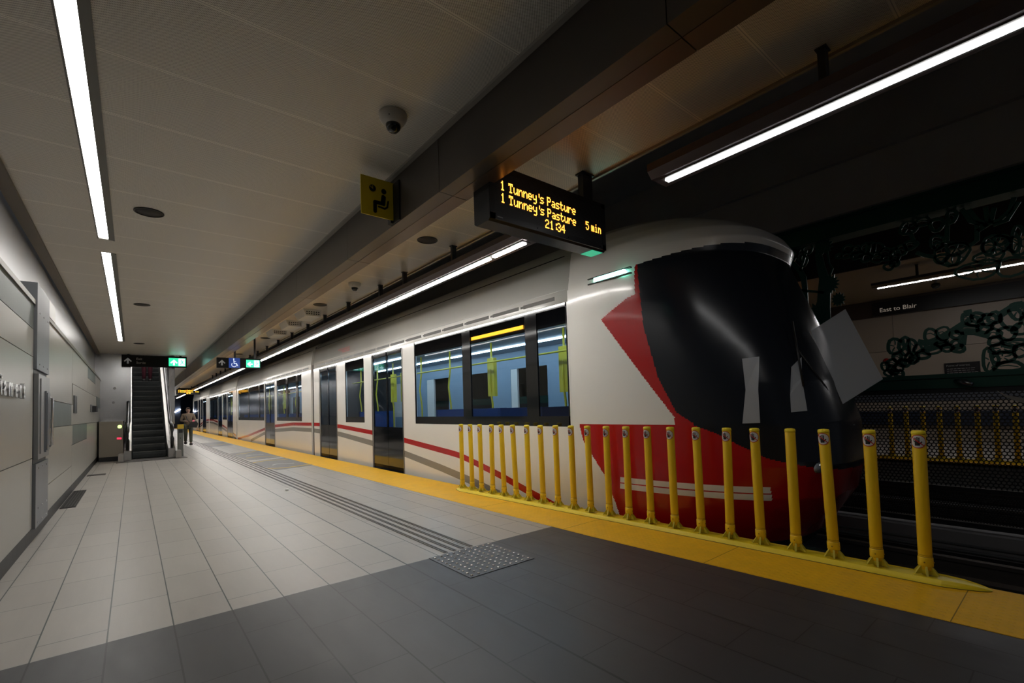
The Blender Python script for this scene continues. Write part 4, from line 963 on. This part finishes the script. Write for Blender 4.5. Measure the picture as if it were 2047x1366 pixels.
mb = MB(); mb.box(.30, .50, 20, 25.8, 6.93, 7.0); part('housing', mb, dark_metal, t)
mb = MB(); mb.box(.34, .46, 20.1, 25.7, 6.91, 6.93); part('diffuser', mb, led_e, t)
# tunnel lights far away
t = thing('tunnel_lights', 'row of small white lights deep in the dark tunnel beyond the walking person', 'light', (3.6, 60, 1.7))
for x, z in ((3.41, 1.71), (3.58, 1.81), (3.70, 1.90), (3.82, 1.97)):
    mb = MB(); mb.box(x-.08, x+.06, 59.9, 60, z-.03, z+.03); part('lamp', mb, led_f, t)

# ================================================================ OPPOSITE SIDE
t = thing('direction_band_sign', 'black band with small pale lettering East to Blair on the opposite wall', 'sign', (16, 0, 3.40))
mb = MB(); mb.box(15.9, 16.05, -5.9, 3.58, 3.40, 3.78); part('band', mb, mat('band black', (.004, .004, .005), .3), t)
mb = text_mb('East to Blair', .16, (15.894, 3.42, 3.50), (0, -1, 0), (0, 0, 1)); part('lettering', mb, mat('pale brass lettering', (.5, .42, .34), .4, emit=(1, .85, .7), es=.10), t)
t = thing('information_panel', 'black information panel with small text lines on the opposite wall', 'sign', (16.1, 1.9, 1.35))
mb = MB(); mb.box(16.07, 16.11, 1.56, 2.21, 1.33, 1.99); part('board', mb, mat('panel black', (.005, .004, .005), .3), t)
mb = MB(); wt = mat('panel text', (.34, .33, .32), .5)
text_mb('Points of interest', .062, (16.066, 2.17, 1.90), (0, -1, 0), (0, 0, 1), mb=mb)
random.seed(3)
for r in range(7):
    y = 2.16
    while y > 1.66:
        L = random.uniform(.03, .08); mb.box(16.066, 16.0695, max(1.6, y-L), y, 1.83-r*.05, 1.842-r*.05); y -= L+.015
part('lettering', mb, wt, t)
mb = MB(); mb.lathe([(.0, 0), (.085, 0), (.07, .05), (0, .06)], (0, 0, 0), 16)
for v in mb.bm.verts: v.co = Vector((16.12-v.co.z, 3.38+v.co.x, 2.16+v.co.y))
solid('fire_bell', mb, mat('alarm red', (.30, .01, .01), .3), 'small round red alarm bell on the opposite beige wall behind the green leaves', 'alarm')
# green channels and fence on the middle line
XM = 7.72
t = thing('green_channel', 'heavy dark green steel channel above the cut-out leaves, under the concrete girder', 'steel beam', (XM, 20, 3.48), 'green channels')
mb = MB(); mb.box(XM-.10, XM+.10, -6, 60, 3.48, 3.72); part('web', mb, green_beam, t)
mb = MB(); mb.box(XM-.16, XM+.14, -6, 60, 3.46, 3.49); mb.box(XM-.16, XM+.14, -6, 60, 3.70, 3.73); part('flange', mb, green_beam, t)
t = thing('green_channel', 'dark green steel channel along the top of the perforated fence', 'steel beam', (XM, 20, 1.31), 'green channels')
mb = MB(); mb.box(XM-.05, XM+.08, -6, 60, 1.31, 1.43); part('web', mb, green_beam, t)
mb = MB(); mb.box(XM-.09, XM+.10, -6, 60, 1.425, 1.475); mb.box(XM-.06, XM+.10, -6, 60, 1.30, 1.312); part('flange', mb, green_beam, t)
t = thing('perforated_fence', 'dark perforated metal fence between the two tracks', 'fence', (XM, 2, -.3))
fm = noisy('dark galvanised mesh', (.035, .037, .042), .35, .6, amt=.2)
mb = MB(); P = .043; r = P*.415; rows = int(1.14/(P*.866)); colsn = int(4.1/P)
def hexm(mb, x, cy, cz, P, r):
    R = P/math.sqrt(3)*1.0; o = [mb.bm.verts.new((x, cy+R*math.sin(k*PI/3), cz+R*math.cos(k*PI/3))) for k in range(6)]
    i = [mb.bm.verts.new((x, cy+r*math.sin(k*PI/3), cz+r*math.cos(k*PI/3))) for k in range(6)]
    for k in range(6): mb.bm.faces.new([o[k], o[(k+1) % 6], i[(k+1) % 6], i[k]])
for j in range(rows+1):
    for k in range(colsn): hexm(mb, XM, -.45+k*P+(P/2 if j % 2 else 0), .12+j*P*.866, P, r)
part('mesh_panel', mb, fm, t)
mb = MB(); P2 = .026
for j in range(int(.34/(P2*.866))):
    for k in range(int(4.1/P2)): hexm(mb, XM, -.45+k*P2+(P2/2 if j % 2 else 0), -.29+j*P2*.866, P2, P2*.36)
part('lower_mesh_panel', mb, fm, t)
mb = MB(); mb.box(XM-.03, XM+.03, -6, 60, 1.24, 1.30); mb.box(XM-.03, XM+.03, -6, 60, .06, .11); mb.box(XM-.05, XM+.05, -6, 60, -.36, -.30); part('fence_rail', mb, fm, t)
mb = MB(); mb.box(XM-.01, XM+.01, 3.65, 60, -.3, 1.3); part('solid_panel', mb, fm, t)
for y in (-.48, 3.65):
    mb = MB(); mb.box(XM-.04, XM+.04, y-.04, y+.04, -.57, 1.3); part('fence_post', mb, fm, t)
mb = MB(); mb.box(7.3, 8.1, -6, 60, -.57, -.40); mb.box(7.22, 7.32, -6, 60, -.57, -.33); struct('trim_9', mb, concrete, 'low concrete kerb between the tracks')
mb = MB()
for z, x in ((-.47, 6.95), (-.44, 7.1)): mb.tube([(x, -6, z), (x, 60, z)], .018, 6)
solid('track_cable', mb, mat('cable grey', (.10, .10, .10), .35), 'two grey cables lying along the track in front of the fence', 'cable')
mb = MB(); mb.tube([(XM-.12, .95, 1.38), (XM-.2, .86, 1.36), (XM-.22, .80, 1.33)], [.03, .035, .02], 10); solid('steel_bracket', mb, steel, 'small shiny bracket on the lower green channel', 'bracket')
mb = MB(); mb.prism([(.62, 1.25), (.55, 1.20), (.40, 1.15), (.30, 1.09), (.34, 1.07), (.48, 1.13), (.56, 1.18)], 'x', XM-.10, XM-.085); solid('crumpled_foil', mb, steel_d, 'crumpled silvery strip caught on the fence top at the right edge', 'foil')
# cut-out art
def rings_mesh(mb, R, x0, x1, w):
    for (y, z, a, b) in R:
        a *= 1.05; b *= 1.05; n = 14; ph = random.uniform(0, 6)
        pts = []
        for k in range(n):
            t_ = 2*PI*k/n; q = 1+.10*math.sin(3*t_+ph); pts.append((y+a*q*math.cos(t_), z+b*q*math.sin(t_)))
        mb.ribbon(pts, w*random.uniform(.85, 1.35), x0, x1, True)
def petals(mb, y, z, a, b, n, x0, x1, w, r0=.15):
    for k in range(n):
        t_ = 2*PI*k/n+.2; mb.ribbon([(y+a*r0*math.cos(t_), z+b*r0*math.sin(t_)), (y+a*.6*math.cos(t_+.12), z+b*.6*math.sin(t_+.12)), (y+a*.98*math.cos(t_), z+b*.98*math.sin(t_))], [w, w*1.3, w*.6], x0, x1)
ART_RINGS_TOP = [(2.54,3.34,0.04,0.1),(2.5,3.26,0.04,0.08),(2.44,3.41,0.06,0.06),(2.64,3.39,0.06,0.07),(2.13,3.29,0.04,0.04),(2.08,3.22,0.03,0.03),(1.97,3.29,0.05,0.05),(1.99,3.21,0.05,0.04),(1.88,3.25,0.04,0.05),(1.88,3.17,0.05,0.04),(1.77,3.24,0.05,0.07),(1.71,3.22,0.04,0.08),(1.63,3.21,0.05,0.06),(1.83,3.18,0.04,0.03),(1.77,3.11,0.05,0.05),(1.65,3.07,0.06,0.05),(1.56,3.13,0.06,0.05),(1.56,3.05,0.04,0.03),(1.53,2.93,0.05,0.04),(1.47,2.96,0.04,0.04),(1.46,3.07,0.04,0.08),(1.31,3.38,0.08,0.08),(1.17,3.41,0.07,0.05),(1.04,3.33,0.06,0.07),(1.3,3.15,0.06,0.05),(1.4,3.11,0.06,0.06),(1.47,3.01,0.04,0.05),(1.05,3.12,0.06,0.07),(1.04,3.06,0.04,0.04),(0.9,3.39,0.04,0.07),(0.92,2.93,0.15,0.13),(0.88,2.98,0.09,0.07),(1.02,2.9,0.06,0.05),(0.92,2.86,0.06,0.06),(0.55,2.93,0.11,0.11),(0.61,2.92,0.05,0.07),(0.51,2.98,0.05,0.05),(0.61,2.81,0.12,0.07),(0.71,2.68,0.18,0.1),(0.42,2.65,0.14,0.1),(0.37,2.92,0.06,0.16),(0.41,2.9,0.05,0.08)]
ART_STEMS_TOP = [[(1.29,3.29),(1.27,3.2),(1.22,3.12)],[(1.25,3.04),(1.17,2.98),(1.07,2.93)],[(0.94,3.35),(0.96,3.09),(0.88,3.04)],[(0.69,3.23),(0.7,3.03),(0.76,2.99)],[(0.81,3.45),(0.74,3.27),(0.62,3.19),(0.51,3.21),(0.42,3.29),(0.38,3.43)],[(0.75,3.42),(0.68,3.26),(0.62,3.21)],[(0.61,3.4),(0.6,3.2)],[(0.54,3.37),(0.58,3.2)],[(0.6,3.19),(0.69,3.14)],[(0.35,3.37),(0.45,3.19),(0.56,3.17)]]
ART_RINGS_LOW = [(1.51,1.87,0.08,0.09),(1.42,1.86,0.05,0.11),(1.35,1.86,0.04,0.08),(1.29,1.81,0.04,0.05),(1.5,1.72,0.04,0.05),(1.56,1.65,0.05,0.05),(1.46,1.65,0.04,0.04),(1.38,1.71,0.04,0.05),(1.33,1.7,0.04,0.05),(1.35,1.67,0.04,0.04),(1.25,1.73,0.06,0.05),(1.16,1.79,0.08,0.06),(1.63,1.62,0.04,0.05),(1.57,1.58,0.04,0.05),(1.5,1.59,0.05,0.05),(1.6,1.53,0.04,0.04),(1.54,1.54,0.04,0.04),(1.49,1.51,0.04,0.04),(1.42,1.64,0.04,0.04),(1.16,1.97,0.06,0.07),(1.05,1.97,0.06,0.08),(0.93,1.94,0.05,0.04),(1.07,1.87,0.05,0.03),(1.07,1.84,0.05,0.03),(0.94,1.82,0.05,0.05),(0.92,1.77,0.05,0.04),(1.02,1.79,0.05,0.04),(0.83,1.99,0.1,0.04),(0.83,2.12,0.04,0.06),(0.74,2.12,0.05,0.05),(0.78,2.08,0.05,0.05),(0.65,2.07,0.06,0.07),(0.6,2.09,0.05,0.06),(0.69,1.98,0.06,0.05),(0.62,1.91,0.06,0.05),(0.61,1.82,0.05,0.05),(0.51,1.9,0.07,0.07),(0.47,1.78,0.09,0.04),(0.66,1.61,0.06,0.13),(0.56,1.63,0.09,0.06),(0.52,1.52,0.11,0.05),(0.47,2.05,0.08,0.11),(0.42,2.14,0.06,0.09),(0.41,1.93,0.06,0.06),(0.42,1.69,0.05,0.07),(0.56,1.73,0.1,0.05)]
ART_STEMS_LOW = [[(1.29,1.9),(1.21,1.87),(1.11,1.9),(0.96,1.99),(0.86,2.06)],[(1.25,1.78),(1.11,1.82),(0.97,1.82)],[(0.9,1.97),(0.77,1.95),(0.65,1.89)],[(0.87,1.95),(0.89,1.81)],[(0.85,2.18),(0.78,2.19)],[(0.55,2.12),(0.45,2.19),(0.37,2.21)]]

def art(name, label, rings, stems, xo, sw, rw=.030):
    t = thing(name, label, 'metal artwork', (XM, rings[len(rings)//2][0], rings[0][1]), 'green cut-out metal foliage')
    mb = MB()
    for i, s in enumerate(stems): mb.ribbon(s, sw, XM+xo, XM+xo+.012)
    part('stem', mb, green_art, t)
    mb = MB(); rings_mesh(mb, rings, XM+xo-.002, XM+xo+.010, rw)
    for (y, z, a, b) in rings:
        if a*b > .005 and random.random() < .7: petals(mb, y, z, a, b, 7 if a*b > .008 else 5, XM+xo-.004, XM+xo+.008, .012, .2)
        elif random.random() < .5: mb.ribbon([(y-a*.7, z-b*.2), (y, z+b*.3), (y+a*.7, z+b*.2)], .012, XM+xo-.004, XM+xo+.008)
    part('blossoms', mb, green_art, t)
    return t
random.seed(11)
art('foliage_cutout', 'dark green cut-out garland of blossoms hanging below the upper green channel', ART_RINGS_TOP[5:], ART_STEMS_TOP, 0, .045)
art('foliage_cutout', 'dark green cut-out garland of leaves and blossoms rising from the lower green channel', ART_RINGS_LOW, ART_STEMS_LOW, -.03, .075)
# solid linking leaves in the lower garland
t = thing('tree_cutout', 'dark green cut-out tree with two trunks at the left end of the foliage screen', 'metal artwork', (XM, 2.4, 1.47), 'green cut-out metal foliage')
mb = MB(); mb.ribbon([(2.72, 3.46), (2.65, 3.26), (2.57, 3.14), (2.52, 3.01), (2.51, 2.84), (2.51, 2.67), (2.5, 2.45), (2.48, 2.1), (2.46, 1.47)], [.05, .06, .07, .075, .07, .065, .06, .06, .07], XM-.05, XM-.035); part('trunk', mb, green_art, t)
mb = MB(); mb.ribbon([(2.3, 3.47), (2.31, 3.28), (2.29, 3.11), (2.26, 2.94), (2.27, 2.73), (2.29, 2.52), (2.27, 2.2), (2.26, 1.47)], [.09, .09, .10, .12, .16, .17, .12, .10], XM-.05, XM-.035); part('trunk', mb, green_art, t)
mb = MB(); mb.ribbon([(2.85, 2.97), (2.7, 2.91), (2.54, 2.82), (2.38, 2.77), (2.27, 2.73)], .035, XM-.05, XM-.035); mb.ribbon([(2.2, 3.44), (2.2, 3.3), (2.19, 3.14), (2.15, 3.05), (2.2, 2.93), (2.23, 2.83)], .025, XM-.05, XM-.035); mb.ribbon([(2.86, 3.42), (2.76, 3.34), (2.66, 3.26)], .04, XM-.05, XM-.035); mb.ribbon([(2.46, 3.40), (2.50, 3.28), (2.56, 3.12)], .035, XM-.05, XM-.035)
part('branch', mb, green_art, t)
mb = MB(); rings_mesh(mb, ART_RINGS_TOP[:4], XM-.055, XM-.04, .026); part('leaf_rings', mb, green_art, t)
for cy, cz, R_, n in ((2.20, 2.84, .13, 16), (2.10, 2.60, .09, 12), (2.36, 2.45, .15, 14), (2.24, 3.40, .12, 12), (2.62, 3.40, .10, 10)):
    pts = []
    for k in range(n*2): a_ = PI*k/n; q = R_*(1.0 if k % 2 else .68); pts.append((cy+q*math.cos(a_), cz+q*math.sin(a_)*1.15))
    mb = MB(); mb.prism(pts, 'x', XM-.055, XM-.04); part('leaf_cluster', mb, green_art, t)
t = departure_display(11.6, 12.9, 4.9, 3.1, 3.55, 'amber departure display on the opposite platform glimpsed behind the green tree cut-out', 3.86)

# ================================================================ PEOPLE
def skin(name, V, E, R, m, parent, sub=1, off=(0, 0, 0)):
    me = bpy.data.meshes.new(name); o_ = Vector(off)
    me.from_pydata([tuple(Vector(v)+o_-wloc(parent)) for v in V], E, []); ob = bpy.data.objects.new(name, me); COL.objects.link(ob)
    md = ob.modifiers.new('s', 'SKIN'); md.use_smooth_shade = True
    lay = me.skin_vertices[0].data if me.skin_vertices else None
    if lay is None:
        bm = bmesh.new(); bm.from_mesh(me); bm.verts.layers.skin.verify(); bm.to_mesh(me); bm.free(); lay = me.skin_vertices[0].data
    for i, r in enumerate(R): lay[i].radius = (r, r) if not isinstance(r, tuple) else r; lay[i].use_root = (i == 0)
    sb = ob.modifiers.new('d', 'SUBSURF'); sb.levels = sub; sb.render_levels = sub
    dg = bpy.context.evaluated_depsgraph_get(); dg.update(); nm = bpy.data.meshes.new_from_object(ob.evaluated_get(dg))
    bpy.data.objects.remove(ob); bpy.data.meshes.remove(me); nm.name = name
    for p in nm.polygons: p.use_smooth = True
    nm.materials.clear(); nm.materials.append(m); o2 = bpy.data.objects.new(name, nm); COL.objects.link(o2); o2.parent = parent
    return o2
skin_m = mat('skin', (.42, .24, .17), .5)
def hand(parent, wrist, dirv, side, curl=.5):
    V = [wrist]; E = []; R = [.022]; w = Vector(wrist); d = Vector(dirv).normalized(); s = Vector(side).normalized(); n = d.cross(s).normalized()
    V.append(w+d*.045); E.append((0, 1)); R.append((.036, .016)); V.append(w+d*.085); E.append((1, 2)); R.append((.036, .013))
    for k, (o_, L) in enumerate(((-.027, .060), (-.009, .070), (.009, .066), (.026, .052))):
        i0 = len(V); b = w+d*.09+s*o_; V += [b, b+d*L*.45+n*L*.12*curl, b+d*L*.8+n*L*.45*curl, b+d*L*.9+n*L*.85*curl]
        R += [.009, .0085, .008, .007]; E += [(2, i0), (i0, i0+1), (i0+1, i0+2), (i0+2, i0+3)]
    i0 = len(V); b = w+d*.03-s*.035; V += [b, b+d*.03-s*.02+n*.01, b+d*.055-s*.022+n*.03]; R += [.011, .010, .008]; E += [(1, i0), (i0, i0+1), (i0+1, i0+2)]
    return V, E, R
def person(label, x, y, z, s, jacket, trousers, shoes, hairm, pose, cap=None):
    t = thing('person', label, 'person', (x, y, z)); P = lambda a, b, c: (x+a*s, y+b*s, z+c*s)
    hip, kneeL, footL, kneeR, footR, wristL, wristR, elbL, elbR = pose
    V = [P(0, 0, .92), P(0, .01, 1.05), P(0, .0, 1.22), P(0, 0, 1.38), P(0, 0, 1.47), P(0, -.01, 1.53), P(0, -.02, 1.60), P(0, -.02, 1.68),
         P(-.10, 0, .88), P(*kneeL), P(footL[0], footL[1], footL[2]+.09), P(footL[0], footL[1]-.14, footL[2]+.03),
         P(.10, 0, .88), P(*kneeR), P(footR[0], footR[1], footR[2]+.09), P(footR[0], footR[1]-.14, footR[2]+.03),
         P(-.19, 0, 1.40), P(*elbL), P(*wristL), P(.19, 0, 1.40), P(*elbR), P(*wristR)]
    E = [(0, 1), (1, 2), (2, 3), (3, 4), (4, 5), (5, 6), (6, 7), (0, 8), (8, 9), (9, 10), (10, 11), (0, 12), (12, 13), (13, 14), (14, 15), (3, 16), (16, 17), (17, 18), (3, 19), (19, 20), (20, 21)]
    R = [.13, .125, .15, .13, .055, .06, .088, .075, .085, .055, .04, .04, .085, .055, .04, .04, .055, .042, .028, .055, .042, .028]; R = [r*s for r in R]
    nb = len(V)
    for wi, ei, sd_ in ((18, 17, 1), (21, 20, -1)):
        w_ = Vector(V[wi]); d_ = (w_-Vector(V[ei])).normalized(); hv, he, hr = hand(t, w_, d_, Vector((0, 0, 1)).cross(d_) if abs(d_.z) < .9 else Vector((sd_, 0, 0)))
        i0 = len(V); V += [tuple(v) for v in hv[1:]]; R += hr[1:]; m_ = {0: wi}
        for k in range(1, len(hv)): m_[k] = i0+k-1
        E += [(m_[a], m_[b]) for a, b in he]
    skin('body', V, E, R, skin_m, t, 2)
    # face
    mb = MB(); hx, hy, hz = P(0, -.02, 1.62)
    mb.lathe([(0, 0), (.014, .004), (.010, .03), (0, .045)], (hx, hy-.088*s, hz-.03), 8); part('nose', mb, skin_m, t)
    for sx in (-1, 1):
        mb = MB(); mb.lathe([(0, -.008), (.011, 0), (0, .008)], (hx+sx*.032*s, hy-.078*s, hz+.02), 8); part('eye', mb, black, t)
        mb = MB(); mb.lathe([(0, -.026), (.014, -.012), (.016, .012), (0, .026)], (hx+sx*.088*s, hy+.005, hz), 8, sx=.6); part('ear', mb, skin_m, t)
    mb = MB(); mb.box(hx-.022*s, hx+.022*s, hy-.086*s, hy-.078*s, hz-.052, hz-.044); part('mouth', mb, mat('lips', (.3, .1, .09), .5), t)
    # hair
    mb = MB(); n = 14
    for i in range(7):
        for k in range(n):
            def Q(i_, k_):
                a = 2*PI*k_/n; e = PI*.5*(1-i_/7*1.25); r = .098*s
                yo = r*math.cos(e)*math.sin(a)
                return (hx+r*math.cos(e)*math.cos(a)*.92, hy+yo+.012, hz+.045+r*math.sin(e)*.82)
            q = [Q(i, k), Q(i, k+1), Q(i+1, k+1), Q(i+1, k)]
            if i >= 3 and q[0][1] < hy-.02: continue
            mb.face(q)
    part('hair', mb, hairm, t)
    # clothing as slightly larger skins
    jv = [P(0, 0, .86), P(0, .01, 1.05), P(0, 0, 1.22), P(0, 0, 1.38), P(0, 0, 1.47), V[16], V[17], tuple(Vector(V[17]).lerp(Vector(V[18]), .88)), V[19], V[20], tuple(Vector(V[20]).lerp(Vector(V[21]), .88))]
    skin('jacket', jv, [(0, 1), (1, 2), (2, 3), (3, 4), (3, 5), (5, 6), (6, 7), (3, 8), (8, 9), (9, 10)], [a*s for a in [.175, .16, .175, .155, .075, .078, .064, .052, .078, .064, .052]], jacket, t, 2)
    skin('trousers', [P(0, 0, .92), V[8], V[9], tuple(Vector(V[10])+Vector((0, 0, .0))), V[12], V[13], tuple(Vector(V[14]))], [(0, 1), (1, 2), (2, 3), (0, 4), (4, 5), (5, 6)], [a*s for a in [.15, .105, .08, .062, .105, .08, .062]], trousers, t, 2)
    for fi, ft in ((10, 11), (14, 15)):
        a, b = Vector(V[fi]), Vector(V[ft]); skin('shoe', [a+Vector((0, .03, -.045*s)), (a+b)/2+Vector((0, 0, -.02)), b+Vector((0, -.03, .0))], [(0, 1), (1, 2)], [.078*s, .074*s, .062*s], shoes, t, 2)
    return t, V
jk = noisy('tan brown jacket', (.20, .145, .10), .8, amt=.3, scale=12); tr = noisy('olive camouflage trousers', (.085, .085, .06), .8, amt=.9, scale=9)
pz_ = ((0, 0, .92), (-.10, -.10, .50), (-.09, .16, .06), (.10, -.08, .50), (.10, -.12, .0), (-.06, -.30, 1.10), (.10, -.30, 1.04), (-.27, -.04, 1.12), (.27, -.04, 1.12))
t, V = person('person in tan jacket and camouflage trousers walking towards the camera carrying a dark bag', 1.86, 24.6, 0, .93, jk, tr, mat('dark boots', (.03, .022, .02), .5), mat('grey hair', (.28, .22, .18), .6), pz_)
bt = thing('shoulder_bag', 'black bag held at the waist by the person in the tan jacket', 'bag', (2.0, 24.11, .72))
mb = MB(); mb.prism([(1.88, .78), (2.12, .74), (2.18, .90), (2.12, 1.02), (1.92, 1.0), (1.85, .9)], 'y', 24.06, 24.17); part('body', mb, noisy('black bag', (.012, .012, .014), .5), bt)
mb = MB(); mb.tube([(1.90, 24.12, .96), (1.80, 24.16, 1.10), (1.76, 24.26, 1.28)], .014, 6); part('strap', mb, black, bt)
mb = MB(); mb.box(1.98, 2.05, 24.10, 24.11, 1.0, 1.08) ; solid('mobile_phone', mb, mat('phone', (.02, .02, .02), .2, emit=(1, .2, .25), es=.4), 'small phone glowing red in the walking person\'s hand', 'phone')
pz2 = ((0, 0, .92), (-.10, -.03, .48), (-.10, .0, .0), (.10, -.02, .48), (.10, .03, .0), (-.26, -.05, .86), (.26, -.05, .86), (-.25, .02, 1.12), (.25, .02, 1.12))
kk = 12
person('person in dark red trousers riding up the escalator, upper body hidden by the sign', .42, 22.62, .02+.2*(kk+1), .95, mat('black coat', (.012, .012, .014), .7), noisy('dark red trousers', (.10, .012, .025), .7, amt=.2), black, mat('dark hair', (.02, .015, .012), .5), pz2)
